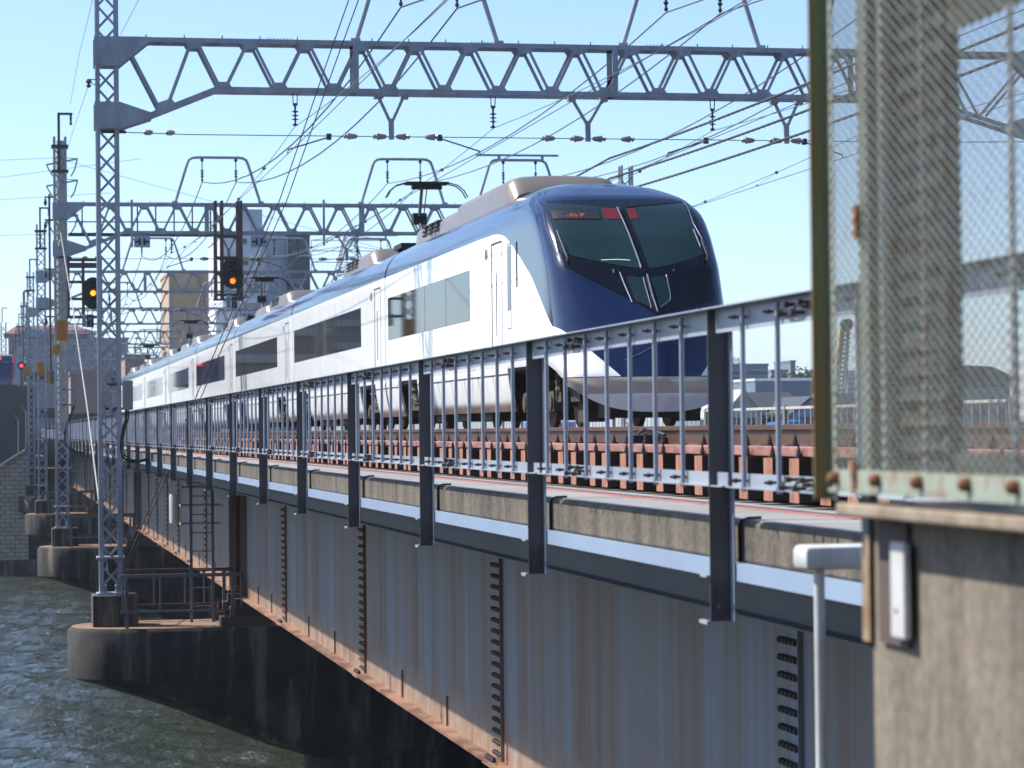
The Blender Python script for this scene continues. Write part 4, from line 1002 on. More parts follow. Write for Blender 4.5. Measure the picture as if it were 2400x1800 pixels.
cage('signal_bracket', 'steel cage with rails behind the yellow signal beside the second mast', (160, 195, 236), 605, 742, (608, 618, 624, 660, 700, 742), PC[1] - .62)
t = thing('maintenance_walkway', 'dark handrail and grating walkway along the second portal beam', 'walkway', (0, 0, 0))
Y = PC[1] + .55; a = at(160, 549, Y); b = at(500, 549, Y); top = at(160, 477, Y).z; mid = at(160, 518, Y).z
mb = MB(); mb.box(a.x, b.x, Y - .3, Y + .35, a.z - .05, a.z + .03); mb.build('grating', m_rustbeam, t)
mb = MB(); mb.box(a.x, b.x, Y + .3, Y + .34, mid - .02, mid + .02); mb.box(a.x, b.x, Y + .3, Y + .34, top - .02, top + .02); mb.build('handrail', m_bolt, t)
for x in np.arange(a.x + .5, b.x, .65): mb = MB(); mb.box(x - .025, x + .025, Y + .3, Y + .34, a.z + .03, top); mb.build('handrail_post', m_bolt, t)
# section insulator signs on drop poles
for px, pole, lab in ((314, 310, 'white sign with two black facing T marks, left of the orange building'), (588, 760, 'white sign with two black facing T marks, in front of the white tower')):
    Y = PC[1] - .45; a = at(px, 553, Y); b = at(px + 38, 580, Y)
    mb = MB((a.x, Y, b.z)); mb.box(a.x, b.x, Y, Y + .015, b.z, a.z); o = mb.build('section_sign', m_signw); tag(o, lab, 'sign', 'signs hung under the second portal')
    w_ = b.x - a.x; h_ = a.z - b.z; mb = MB((0, 0, 0))
    for s in (-1, 1):
        mb.box(w_ / 2 + s * .045 if s > 0 else w_ / 2 - .12, w_ / 2 + .12 if s > 0 else w_ / 2 - .045, -.006, -.001, h_ * .22, h_ * .78)
        mb.box(w_ / 2 + .12 if s > 0 else .02, w_ - .02 if s > 0 else w_ / 2 - .12, -.006, -.001, h_ * .42, h_ * .58)
    mb.build('marking', m_mark, o)
    top = at(pole, 468, Y).z; q = at(pole, 553, Y); mb = MB(); mb.box(q.x - .05, q.x + .03, Y - .03, Y + .03, b.z if pole < 400 else q.z - .35, top); mb.box(q.x, b.x, Y + .016, Y + .05, a.z - .03, a.z + .03) if pole < 400 else None
    tag(mb.build('drop_pole', m_steel), 'slim drop pole on the second portal, %s' % ('holding the left white sign' if pole < 400 else 'right of the white tower'), 'pole', 'drop poles')
for px, pole in ((588, 0),): 
    q = at(600, 549, PC[1] - .43); mb = MB(); mb.box(q.x - .2, q.x - .17, PC[1] - .434, PC[1] - .41, q.z - .1, q.z + .3); mb.box(q.x + .25, q.x + .28, PC[1] - .434, PC[1] - .41, q.z - .1, q.z + .3); tag(mb.build('sign_hanger', m_steel), 'pair of thin straps above the white sign in front of the tower', 'bracket')
def bolt_sign(x0, y0, x1, y1, Y, lab):
    o, w_, h_ = plate('warning_sign', lab, 'sign', x0, y0, x1, y1, Y, m_yel, 'orange warning signs on the masts')
    mb = MB(); z = -.004
    mb.bar((w_ * .45, z, h_ * .92), (w_ * .32, z, h_ * .66), .03, .004); mb.bar((w_ * .32, z, h_ * .66), (w_ * .5, z, h_ * .7), .02, .004); mb.bar((w_ * .68, z, h_ * .8), (w_ * .5, z, h_ * .62), .03, .004); mb.bar((w_ * .58, z, h_ * .68), (w_ * .56, z, h_ * .42), .03, .004); mb.build('lightning_mark', m_mark, o)
    mb = MB(); mb.bar((w_ * .14, z, h_ * .34), (w_ * .86, z, h_ * .34), .025, .004); mb.bar((w_ * .14, z, h_ * .08), (w_ * .86, z, h_ * .08), .025, .004); mb.bar((w_ * .14, z, h_ * .08), (w_ * .14, z, h_ * .34), .025, .004, up=(1, 0, 0)); mb.bar((w_ * .86, z, h_ * .08), (w_ * .86, z, h_ * .34), .025, .004, up=(1, 0, 0))
    mb.bar((w_ * .35, z, h_ * .14), (w_ * .65, z, h_ * .29), .03, .004); mb.bar((w_ * .35, z, h_ * .29), (w_ * .65, z, h_ * .14), .03, .004); mb.build('red_box_mark', m_redmark, o)
bolt_sign(133, 751, 158, 799, PC[1] - .42, 'large orange danger sign with broken lightning mark on the second mast')
bolt_sign(87, 850, 104, 882, PC[2] - .42, 'orange danger sign on the third mast')
bolt_sign(56, 860, 68, 881, PC[3] - .42, 'small orange danger sign between the red train and the third mast')
bolt_sign(108, 877, 115, 900, PC[2] + 20, 'narrow orange danger sign half hidden right of the third mast')
o, w_, h_ = plate('striped_sign', 'small yellow sign with black diagonal stripes on the second mast', 'sign', 123, 809, 142, 831, PC[1] - .5, m_yel2)
mb = MB(); mb.bar((.02, -.004, .05), (w_ * .75, -.004, h_ - .01), .045, .004); mb.bar((w_ * .35, -.004, .02), (w_ - .01, -.004, h_ * .8), .045, .004); mb.build('stripes', m_mark, o)
o, w_, h_ = plate('mast_number', 'narrow white number strip on the nearest mast', 'sign', 254.5, 690, 259, 722, PC[0] - .25, m_signw)
for k, c in enumerate('16'): txt(c, .1, m_mark, o, (w_ / 2, -.004, .17 - .13 * k))

def cabinet(x0, x1, y0, y1, Y, lab, xm, loop):
    a = at(x0, y0, Y); b = at(x1, y1, Y); t = thing('equipment_cabinet', lab, 'cabinet', (a.x, Y, b.z), 'grey cabinets on the masts')
    w_ = b.x - a.x; h_ = a.z - b.z
    mb = MB(); mb.box(0, w_, 0, .35, 0, h_); mb.build('case', m_grey_box, t, bevel=.012)
    mb = MB(); mb.box(.02, w_ - .03, -.012, -.001, .03, h_ - .03); mb.build('door', m_grey_box, t)
    mb = MB(); mb.box(-.35, w_ * .5, .36, .40, .0, .05); mb.box(-.35, w_ * .5, .36, .40, h_ * .85, h_ * .92); mb.build('clamp', m_bolt, t)
    pts = [at(px, py, Y + .1) for px, py in loop]; mb = MB(); mb.tube(pts, .028, 8, ref=(0, 1, 0)); mb.tube([p + Vector((.05, .02, .03)) for p in pts], .016, 6, ref=(0, 1, 0)); tag(mb.build('hose', m_black, smooth=True), 'black cable loop hanging below the %s' % lab.split(' on ')[0], 'cable', 'cable loops')
cabinet(288, 312, 892, 960, PC[0] - .3, 'grey equipment cabinet on the nearest mast', 0, [(296, 960), (295, 985), (288, 1005), (283, 1030), (283, 1055), (288, 1072), (300, 1080), (320, 1083), (345, 1077)])
cabinet(168, 182, 908, 950, PC[1] - .3, 'smaller grey cabinet on the second mast', 0, [(172, 952), (165, 975), (156, 995), (151, 1015), (152, 1035), (160, 1050), (175, 1060), (190, 1062), (205, 1052)])
mb = MB(); q0 = at(409, 1158, PC[0] + .5); q1 = at(409, 1228, PC[0] + .5); mb.lathe((q0.x, q0.y, q1.z), [(.09, 0), (.11, .02), (.11, q0.z - q1.z - .05), (.1, q0.z - q1.z)], 16); tag(mb.build('drum', m_pvc, smooth=True), 'white cylindrical drum beside the ladder under the deck', 'drum')
# brown screens between the masts on the left
for x0, x1, y0, y1, Y, lab in ((107, 150, 966, 1040, PC[2] - 12, 'rusty barred screen between third and second masts'), (165, 222, 972, 1052, PC[1] + 14, 'dark barred screen between second and nearest masts')):
    a = at(x0, y0, Y); b = at(x1, y1, Y); mb = MB()
    for x in np.arange(a.x, b.x + .01, .17): mb.box(x - .02, x + .02, Y, Y + .03, b.z, a.z)
    for z in (a.z, (a.z + b.z) / 2, b.z): mb.box(a.x, b.x, Y + .031, Y + .06, z - .04, z + .02)
    tag(mb.build('barred_screen', m_rustbeam), lab, 'screen', 'barred screens')

# ------------------------------------------------------------ far bank, left side
Y = BANK - 2
a = at(-900, 1150, Y); c1 = at(62, 1056, Y)
mb = MB(); l = at(-900, 1400, Y); mb.prism([(l.x, Y, WATER - .5), (at(66, 1200, Y).x, Y, WATER - .5), (at(66, 1200, Y).x, Y, at(66, 1060, Y).z), (c1.x, Y, c1.z), (at(0, 1096, Y).x, Y, at(0, 1096, Y).z), (l.x, Y, at(0, 1096, Y).z - 3)], (0, 1.6, 0))
t = thing('embankment_wall', 'pale stone block river wall with a sloping top below the red and blue train', 'wall', (0, 0, 0)); mb.build('block_face', m_brick, t)
mb = MB(); mb.box(l.x, at(86, 1312, Y).x, Y - .9, Y - .02, WATER - .5, at(30, 1312, Y).z); mb.build('footing', m_pier, t)
mb = MB(); mb.bar((at(-2, 1096, Y).x, Y + .5, at(0, 1093, Y).z), (c1.x, Y + .5, c1.z + .05), 1.4, .14); mb.build('coping', m_conc_slab, t)
m_via = simple('viaduct_concrete', (.11, .115, .12), .9, s=.6, c2=(.07, .075, .08))
Y = BANK + 4; a = at(84, 904, Y)
mb = MB(); mb.box(-60, a.x, Y, Y + 1, -4, a.z); tag(mb.build('viaduct_wall', m_via), 'dark grey concrete viaduct wall carrying the red and blue train', 'wall')
mb = MB(); mb.box(-60, a.x - .5, Y + 1.01, Y + 90, 1.6, 2.2); tag(mb.build('viaduct_deck', m_via), 'raised viaduct deck under the red and blue train', 'viaduct')
for k, (x0, y0, x1, y1) in enumerate(((43, 985, 43, 1060), (61, 965, 61, 1058))):
    p = at(x0, y0, BANK - 1.9); q = at(x1, y1, BANK - 1.9); mb = MB(); mb.tube([(p.x - .25, p.y, p.z + .35), (p.x, p.y, p.z), (q.x, q.y, q.z - .3)], .035, 6); tag(mb.build('fence_post', m_grey_box), 'bent top fence post on the sloping river wall, %s' % ('left' if k == 0 else 'right'), 'fence post')
# the other train
t = thing('commuter_train', 'dark blue fronted train with a red stripe on the viaduct at far left', 'train', tuple(at(4, 902, 212)))
w_, h_ = 2.75, at(0, 830, 212).z - at(0, 902, 212).z; x0 = at(42, 900, 212).x - at(4, 902, 212).x - w_
def fp(x, z): return (x0 + x, (.9 * (z / h_) ** 2), z)
mb = MB(); P = []
for k in range(9):
    z = h_ * k / 8; r = 0 if k < 6 else (.04, .16, .5)[k - 6]; P.append([(x0 + r, .9 * (z / h_) ** 2, z), (x0 + w_ - r, .9 * (z / h_) ** 2, z)])
mb.grid(P); k = len(mb.v); mb.grid([[(p[0], 18, p[2]) for p in r] for r in P])
for i in range(8): mb.face([2 * i, 2 * i + 2, k + 2 * i + 2, k + 2 * i]); mb.face([2 * i + 1, 2 * i + 3, k + 2 * i + 3, k + 2 * i + 1])
mb.face([16, 17, k + 17, k + 16]); mb.build('body', m_signw, t)
mb = MB(); mb.grid([[(x0 + .12, .9 * f * f - .03, h_ * f), (x0 + w_ - .62 + .25 * math.sin(f * 2.4), .9 * f * f - .03, h_ * f)] for f in np.linspace(0, .95, 10)]); mb.build('front_panel', m_navy, t)
mb = MB(); mb.tube([(x0 + w_ - .60 + .28 * math.sin(f * 2.4), .9 * f * f - .04, h_ * f) for f in np.linspace(0, .96, 12)], .075, 6); mb.build('red_stripe', simple('crimson_paint', (.65, .03, .09), .4), t)
mb = MB(); mb.lathe((x0 + w_ - 1.42, .6, h_ * .87), [(.13, -.02), (.13, .02)], 12, 'y'); mb.build('headboard_lamp', m_tail_red, t)
mb = MB(); 
for q in range(5): mb.box(x0 + w_ - 1.15 + .11 * q, x0 + w_ - 1.07 + .11 * q, .35, .40, h_ * .72, h_ * .745)
for q in range(3): mb.box(x0 + w_ - 1.95 + .12 * q, x0 + w_ - 1.9 + .12 * q, .5, .6, h_ * .85, h_ * .9)
mb.build('front_lettering', m_signw, t)
c = at(50, 857, 200); t = thing('railway_signal', 'distant signal with a red lamp beside the viaduct train', 'signal', tuple(c))
mb = MB(); mb.lathe((0, 0, 0), [(.3, 0), (.3, .03)], 16, 'y'); mb.build('backboard', m_mark, t); mb = MB(); mb.lathe((0, -.02, 0), [(.1, -.02), (.12, 0)], 12, 'y'); mb.build('lamp', m_tail_red, t); mb = MB(); mb.box(-.05, .05, .03, .1, -2.2, 0); mb.build('pole', m_mark, t)
# slim far masts at the left edge
for px, yt, yb, Y, lab in ((61, 720, 1000, 190, 'behind the red roofed building'), (8, 755, 1000, 230, 'at the left picture edge')):
    p = at(px, yt, Y); q = at(px, yb, Y); mb = MB(); w2 = .5; lattice(mb, p.x - w2 / 2, p.x + w2 / 2, Y - .2, Y + .2, q.z, p.z, leg=.09, pitch=.5)
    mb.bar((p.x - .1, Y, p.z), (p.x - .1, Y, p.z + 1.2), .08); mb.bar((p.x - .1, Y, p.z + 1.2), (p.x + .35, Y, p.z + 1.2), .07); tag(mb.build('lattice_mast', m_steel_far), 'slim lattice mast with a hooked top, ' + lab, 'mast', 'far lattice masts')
# pale steel tower behind the second mast
Y = PC[1] + 22; p = at(141, 330, Y); q = at(141, 1010, Y); t = thing('power_pole', 'pale round steel pole with cross arms behind the second mast', 'power pole', (p.x, Y, q.z))
m_pole = simple('galvanised_pole', (.5, .48, .40), .45, .3, s=2)
hh = p.z - q.z; mb = MB(); mb.tube([(0, 0, 0), (0, 0, hh)], [.26, .17], 12); mb.build('shaft', m_pole, t, smooth=True)
for zf in (380, 430, 512):
    z = at(141, zf, Y).z - q.z
    mb = MB(); mb.bar((-.6, 0, z - .12), (0, 0, z), .07); mb.bar((0, 0, z), (.75, 0, z + .15), .07); mb.bar((0, 0, z + .2), (.75, 0, z + .16), .03); mb.build('cross_arm', m_pole, t)
    for s, x in ((-1, -.6), (1, .72)):
        mb = MB(); mb.tube([(x, 0, z + .1 * s), (x - s * .12, 0, z - .35), (x - s * .28, 0, z - .62)], .03, 6); mb.build('jumper', m_ins_dark, t)
t = thing('wire_pole', 'thin rust brown pole with insulators left of the second mast', 'pole', tuple(at(119, 900, PC[1] + 8)))
mb = MB(); zt = at(119, 455, PC[1] + 8).z - at(119, 900, PC[1] + 8).z; mb.tube([(0, 0, 0), (0, 0, zt)], .045, 7); mb.build('shaft', m_rustbeam, t)
for f in (.35, .6, .86, .98): mb = MB(); mb.box(-.18, .2, -.03, .03, zt * f, zt * f + .06); mb.lathe((-.15, 0, zt * f - .3), [(.03, 0), (.07, .1), (.03, .28)], 8); mb.build('insulator_arm', m_ins_dark, t)

# ------------------------------------------------------------ town behind
def building(name, label, cat, x0, x1, y0, y1, Y, depth, mat, win=None, wmat=None, base=None, roof=None, bands=None, group=None):
    a = at(x0, y0, Y); b = at(x1, y1, Y); zb = -2.2 if base is None else base
    t = thing(name, label, cat, (a.x, Y, zb), group); W_ = b.x - a.x; H_ = a.z - zb
    mb = MB(); mb.box(0, W_, 0, depth, 0, H_); mb.build('wall', mat, t)
    mb = MB(); mb.box(-.1, W_ + .1, -.1, depth + .1, H_ + .002, H_ + .35); mb.build('parapet', roof or mat, t)
    if win:
        nx, nz, ww, wh, zlo = win
        mb0 = MB(); mb0.box(-ww / 2, ww / 2, -.06, -.003, 0, wh); src = None
        for i in range(nx):
            for k in range(nz):
                x = W_ * (i + .5) / nx; z = zlo + (H_ - zlo - .5) * k / nz
                if src is None: src = mb0.build('window', wmat, t); o = src
                else: o = src.copy(); col.objects.link(o); o.parent = t
                o.location = (x, 0, z)
    for (xa, xb, za, zc, m_, pr) in (bands or []):
        pa = at(xa, za, Y); pb_ = at(xb, zc, Y); mb = MB(); mb.box(pa.x - a.x, pb_.x - a.x, -pr, -.004, pb_.z - zb, pa.z - zb); mb.build('facade_panel', m_, t)
    return t
m_tan = simple('tan_tower', (.42, .30, .18), .8, K=1, s=.3, var=.08); m_tan2 = simple('tan_tower_dark', (.34, .23, .13), .8, K=1)
m_wht = simple('white_tower', (.52, .55, .60), .7, K=1, s=.2, var=.1); m_wht2 = simple('pale_grey_tower', (.30, .35, .43), .7, K=1, var=.1); m_slab = simple('dark_slab', (.045, .058, .085), .6, K=1, var=.15)
m_win = simple('building_window', (.06, .08, .10), .2); m_pink = simple('pinkish_block', (.30, .23, .20), .8, K=1); m_grey = simple('grey_block', (.22, .24, .27), .8, K=1)
m_roofr = simple('maroon_roof', (.17, .07, .07), .6, K=1); m_bluegr = simple('blue_grey_block', (.14, .19, .25), .8, K=1); m_house = simple('cream_house', (.42, .42, .40), .8, K=1); m_roofd = simple('slate_roof', (.06, .065, .075), .5)
m_blueh = simple('blue_house', (.20, .30, .42), .7, K=1); m_tarp = simple('blue_sheet', (.03, .18, .55), .5, K=1)
building('apartment_tower', 'tan apartment tower behind the portals, with a darker band', 'building', 397, 505, 640, 860, 330, 18, m_tan, bands=[(397, 505, 676, 683, m_tan2, .3), (395, 400, 643, 860, m_blueh, .5), (468, 472, 643, 860, m_tan2, .2)])
building('apartment_tower', 'tall white and grey tower behind the red signal', 'building', 521, 672, 552, 860, 300, 20, m_wht, bands=[(624, 672, 552, 860, m_wht2, .3)])
tw = [o for o in bpy.data.objects if o.name.startswith('apartment_tower')][-1]
bz = at(521, 552, 300)
for k, (x, y, w2, h2) in enumerate(((570, 560, 8, 12), (603, 612, 7, 10), (603, 668, 7, 9), (582, 668, 7, 9), (603, 720, 7, 9), (565, 612, 16, 9), (565, 692, 16, 18), (582, 700, 8, 12), (603, 762, 7, 9), (570, 640, 14, 6), (570, 735, 18, 9))):
    p = at(x, y, 300); q = at(x + w2, y + h2, 300); mb = MB(); mb.box(p.x - bz.x, q.x - bz.x, -.25, -.004, q.z + 2.2, p.z + 2.2); mb.build('window', m_win, tw)
for k, y in enumerate((592, 646, 700, 752)):
    p = at(562, y, 300); q = at(620, y + 12, 300); mb = MB(); mb.box(p.x - bz.x, q.x - bz.x, -1.3, -.3, q.z + 2.2, p.z + 2.2); mb.build('balcony', m_wht, tw)
p = at(560, 520, 300); q = at(640, 552, 300); mb = MB(); mb.box(p.x - bz.x + 1, q.x - bz.x - 2, 3, 9, p.z + 2.2 - 1.6, p.z + 2.2 - .3); mb.box(q.x - bz.x - 3.5, q.x - bz.x - 1, 2, 6, p.z + .3, p.z + 3.8); mb.build('roof_structure', m_wht2, tw)
building('tower_slab', 'dark slate coloured tower slab right of the white tower', 'building', 674, 729, 552, 860, 298, 16, m_slab)
building('apartment_block', 'low white block between tan tower and white tower', 'building', 506, 545, 735, 880, 290, 10, simple('bright_white_block', (.75, .75, .74), .7, K=1, var=.05))
building('apartment_block', 'pinkish brown block below the portals left of the train tail', 'building', 293, 340, 839, 900, 260, 12, m_pink, win=(3, 1, 1.2, 1.2, 3.2), wmat=m_win)
building('apartment_block', 'brown low block behind the nearest mast', 'building', 165, 262, 880, 940, 240, 10, m_pink, win=(6, 1, 1.0, 1.0, 3.0), wmat=m_win)
building('apartment_block', 'dark grey low block behind the lattice masts', 'building', 60, 300, 800, 900, 300, 14, m_grey, win=(12, 2, 1.6, 1.1, 4), wmat=m_win)
t = thing('red_roofed_hall', 'wide building with a maroon hipped roof beyond the viaduct', 'building', tuple(at(10, 800, 380)))
p0_ = at(10, 800, 380); W_ = at(228, 800, 380).x - p0_.x; zr = at(10, 782, 380).z - p0_.z; zt = at(10, 757, 380).z - p0_.z
mb = MB(); mb.box(.6, W_ - .6, .6, 17, -10, zr); mb.build('wall', m_grey, t)
mb = MB(); b = [(0, 0, zr), (W_, 0, zr), (W_, 18, zr), (0, 18, zr), (W_ * .14, 9, zt), (W_ * .8, 9, zt)]
for q in b: mb.vert(q)
for f in ((0, 1, 5, 4), (1, 2, 5), (2, 3, 4, 5), (3, 0, 4), (3, 2, 1, 0)): mb.face(f)
mb.build('roof', m_roofr, t)
for k in range(8): mb = MB(); mb.box(2 + k * W_ / 9, 2.8 + k * W_ / 9, .5, .599, zr - 1.6, zr - .5); mb.build('window', m_win, t)
def pylon(px, yt, yb, Y, lab, half):
    p = at(px, yt, Y); q = at(px, yb, Y); H_ = p.z - q.z; t = thing('transmission_tower', lab, 'pylon', (p.x, Y, q.z), 'distant pylons'); mb = MB(); L = 9; r = .09
    for k in range(L):
        z0, z1 = H_ * k / L, H_ * (k + 1) / L; a0, a1 = half * (1 - .82 * z0 / H_), half * (1 - .82 * z1 / H_)
        for sx in (-1, 1):
            for sy in (-1, 1): mb.bar((sx * a0, sy * a0, z0), (sx * a1, sy * a1, z1), r * 1.5)
        for s in (-1, 1):
            mb.bar((-a0, s * a0, z0), (a1, s * a1, z1), r); mb.bar((a0, s * a0, z0), (-a1, s * a1, z1), r); mb.bar((s * a0, -a0, z0), (s * a1, a1, z1), r)
    mb.build('lattice_body', m_wire_pale, t)
    for f in (.55, .72, .88):
        mb = MB(); e = half * 1.9
        mb.bar((-e, 0, H_ * f), (e, 0, H_ * f), .12); mb.bar((-e, 0, H_ * f), (0, 0, H_ * f + .9), .09); mb.bar((e, 0, H_ * f), (0, 0, H_ * f + .9), .09)
        for s in (-1, 1): mb.bar((s * e, 0, H_ * f), (s * e, 0, H_ * f - 1.4), .1)
        mb.build('cross_arm', m_wire_pale, t)
pylon(819, 545, 700, 420, 'distant lattice pylon above the train roof', 3.2); pylon(1725, 838, 1000, 700, 'tiny distant pylon above the apartment block at right', 4)
# right hand side across the river mouth
def gable(label, x0, x1, ytop, yeave, ybot, Y, wall, roofm, ridge='y', depth=9):
    a = at(x0, yeave, Y); b = at(x1, yeave, Y); zt = at(x0, ytop, Y).z; zb = -2.2; t = thing('house', label, 'house', (a.x, Y, zb), 'houses across the river'); W_ = b.x - a.x; ze = a.z - zb; zt -= zb
    if ridge == 'y':
        mb = MB(); mb.prism([(0, 0, 0), (W_, 0, 0), (W_, 0, ze), (W_ / 2, 0, zt), (0, 0, ze)], (0, depth, 0)); mb.build('wall', wall, t)
        mb = MB(); o_ = .5
        for s, xx in ((1, -o_), (-1, W_ + o_)): 
            zz = ze - o_ * (zt - ze) / (W_ / 2); mb.prism([(xx, -.5, zz + .01), (W_ / 2, -.5, zt + .01), (W_ / 2, -.5, zt + .25), (xx, -.5, zz + .25)], (0, depth + 1, 0))
        mb.build('roof', roofm, t)
    else:
        mb = MB(); mb.box(0, W_, 0, depth, 0, ze); mb.build('wall', wall, t)
        mb = MB(); mb.prism([(-.5, -.6, ze), (-.5, depth + .6, ze), (-.5, depth / 2, zt)], (W_ + 1, 0, 0)); mb.build('roof', roofm, t)
    for f in (.3, .7): mb = MB(); mb.box(W_ * f - .5, W_ * f + .5, -.05, -.003, ze * .55, ze * .55 + 1.1); mb.build('window', m_win, t)
gable('cream gabled house right of the train nose', 1700, 1785, 919, 968, 1000, 232, m_house, m_house)
gable('house with a long dark slate roof behind the railing bars', 1768, 1868, 918, 958, 1000, 236, m_house, m_roofd, 'x', 8)
gable('blue house with dark roof beside the green fence frame', 1862, 1935, 935, 965, 1000, 228, m_blueh, m_roofd)
mb = MB(); a = at(1815, 985, 225); mb.prism([(a.x, 225, -2.2), (a.x + 3.4, 225, -2.2), (a.x + 2.6, 225, a.z), (a.x + .2, 225, a.z - .2)], (0, 3, 0)); tag(mb.build('tarpaulin', m_tarp), 'bright blue sheeting behind the far railing', 'tarpaulin')
mb = MB(); a = at(1250, 992, 225); b = at(1350, 992, 225); mb.box(a.x, b.x, 225, 229, -2.2, a.z + .1); tag(mb.build('tarpaulin', m_tarp), 'blue sheeting seen low between the wheels of the train', 'tarpaulin')
ab = building('apartment_block', 'blue grey stepped apartment block with balconies right of the train', 'building', 1640, 1802, 858, 1000, 420, 20, m_bluegr, bands=[(1640, 1797, y, y + 4, m_grey, .8) for y in (866, 880, 894, 908, 922)])
building('apartment_block', 'small grey block right of the stepped apartment block', 'building', 1808, 1848, 871, 1000, 440, 14, m_grey, win=(4, 3, 1.2, 1.4, 6), wmat=m_win)
building('apartment_block', 'narrow dark block standing behind the tree clump', 'building', 1853, 1866, 849, 1000, 450, 10, m_bluegr)
building('factory_hall', 'low pale factory with a shiny long roof behind the railing', 'factory', 1770, 1905, 893, 1000, 330, 20, m_bluegr, roof=simple('shiny_roof', (.7, .74, .76), .25, .4, K=1), win=(9, 1, 2, 2, 2), wmat=m_win)
building('apartment_block', 'white flats with balcony bands behind the mesh', 'building', 1985, 2040, 873, 1000, 400, 15, m_wht, bands=[(1985, 2040, y, y + 5, m_grey, .5) for y in (885, 897, 909, 921, 933)])
t = thing('boat_shed', 'green roofed shed seen through the mesh opening', 'shed', tuple(at(2240, 1000, 250)))
a = at(2240, 855, 250) - at(2240, 1000, 250); W_ = at(2380, 850, 250).x - at(2240, 850, 250).x
mb = MB(); mb.box(.5, W_ - .5, 0, 10, -3, a.z - 2.2); mb.build('wall', m_grey, t); mb = MB(); mb.prism([(-.5, -.3, a.z - 2.19), (W_, -.3, a.z - 2.19), (W_, -.3, a.z - 1.3), (W_ * .6, -.3, a.z - .2), (0, -.3, a.z)], (0, 11, 0)); mb.build('roof', simple('green_roof', (.07, .09, .07), .6), t)
# trees on the far shore
m_leaf = simple('evergreen_leaves', (.035, .06, .03), .6, s=2, c2=(.02, .035, .02)); m_bark = simple('bark', (.08, .06, .045), .9)
def tree(px, ytop, Y, rad, label, seed):
    rs = random.Random(seed); p = at(px, ytop, Y); H_ = p.z + 2.2; t = thing('tree', label, 'tree', (p.x, Y, -2.2), 'trees on the far shore')
    mb = MB(); mb.tube([(0, 0, 0), (.1, 0, H_ * .45), (.0, .1, H_ * .8)], [.28, .18, .06], 7)
    for k in range(5): a = rs.uniform(0, 6.28); z = H_ * rs.uniform(.35, .65); mb.tube([(0, 0, z), (math.cos(a) * rad * .6, math.sin(a) * rad * .6, z + rad * .5)], [.09, .03], 5)
    mb.build('trunk', m_bark, t); mb = MB()
    for k in range(900):
        lob = rs.randrange(9); la = lob * .7; c = Vector((math.cos(la) * rad * .5 * (lob % 3) / 2, math.sin(la) * rad * .5, H_ - rad * (.4 + .16 * (lob % 4)))); 
        d = Vector((rs.gauss(0, 1), rs.gauss(0, 1), rs.gauss(0, .8))).normalized() * (rad * .5 * rs.uniform(.5, 1)); q = c + d; s = rs.uniform(.12, .28)
        n = Vector((rs.gauss(0, 1), rs.gauss(0, 1), rs.gauss(0, 1))).normalized(); x = n.orthogonal().normalized() * s; y = n.cross(x)
        i = [mb.vert(q + x), mb.vert(q + y), mb.vert(q - x), mb.vert(q - y)]; mb.face(i)
    mb.build('crown', m_leaf, t)
for k, (px, yt, r) in enumerate(((1878, 868, 4), (1893, 862, 4.5), (1905, 866, 4), (1920, 872, 5), (1980, 905, 4))): tree(px, yt, 395 + 4 * k, r, ['dark tree just right of the narrow dark block', 'tallest dark tree above the factory roof', 'dark tree left of the green fence frame', 'dark tree hidden partly by the green fence frame', 'dark tree at the foot of the crane'][k], k)
# town on the left shore, outside the picture but mirrored in the side of the train
for k, (x, y, w_, h_, d_) in enumerate(((-62, 240, 16, 12, 18), (-78, 300, 30, 17, 20), (-115, 330, 30, 24, 22), (-14, 300, 14, 20, 12), (-27, 350, 14, 24, 12))):
    t = thing('apartment_block', ['brown block on the left shore nearest the river', 'long grey block far up the left shore', 'dark block farthest up the left shore', 'narrow block on the left shore beyond the viaduct', 'tall slab on the left shore behind the narrow block'][k], 'building', (x, y, -2.2))
    mb = MB(); mb.box(-w_ / 2, w_ / 2, 0, d_, 0, h_); mb.build('wall', (m_pink, m_grey, m_slab)[k % 3], t)
    mb = MB(); mb.box(-w_ / 2 - .2, w_ / 2 + .2, -.2, d_ + .2, h_ + .002, h_ + .5); mb.build('parapet', m_grey, t); src = None
    for fl in range(int(h_ // 3)):
        mb = MB(); mb.box(-w_ / 2 + .6, w_ / 2 - .6, -.9, -.004, fl * 3 + 1.0, fl * 3 + 1.9); mb.build('balcony', m_house, t)
        mb = MB(); mb.box(w_ / 2 + .004, w_ / 2 + .05, 1, d_ - 1, fl * 3 + 1.2, fl * 3 + 2.4); mb.build('window', m_win, t)
# unseen blocks added behind the photographer to darken reflections and fill light
for k, (x, y, w_, h_) in enumerate(((-46, -48, 26, 17), (-14, -44, 22, 21), (14, -50, 24, 19), (44, -46, 24, 23), (78, -42, 30, 18))):
    t = thing('unseen_dark_block', '%s unseen block added behind the photographer to darken reflections' % ['leftmost', 'second', 'middle', 'fourth', 'rightmost'][k], 'building', (x, y, -1.7))
    mb = MB(); mb.box(-w_ / 2, w_ / 2, -12, 0, 0, h_); mb.build('wall', (m_pink, m_grey, m_bluegr)[k % 3], t)
    for fl in range(int(h_ // 3)): mb = MB(); mb.box(-w_ / 2 + .6, w_ / 2 - .6, .004, .06, fl * 3 + .9, fl * 3 + 2.3); mb.build('window', m_win, t)
mb = MB(); mb.box(-70, 100, -62, -40.1, -9.5, -1.7); mb2 = structure(mb.build('near_ground', m_land))
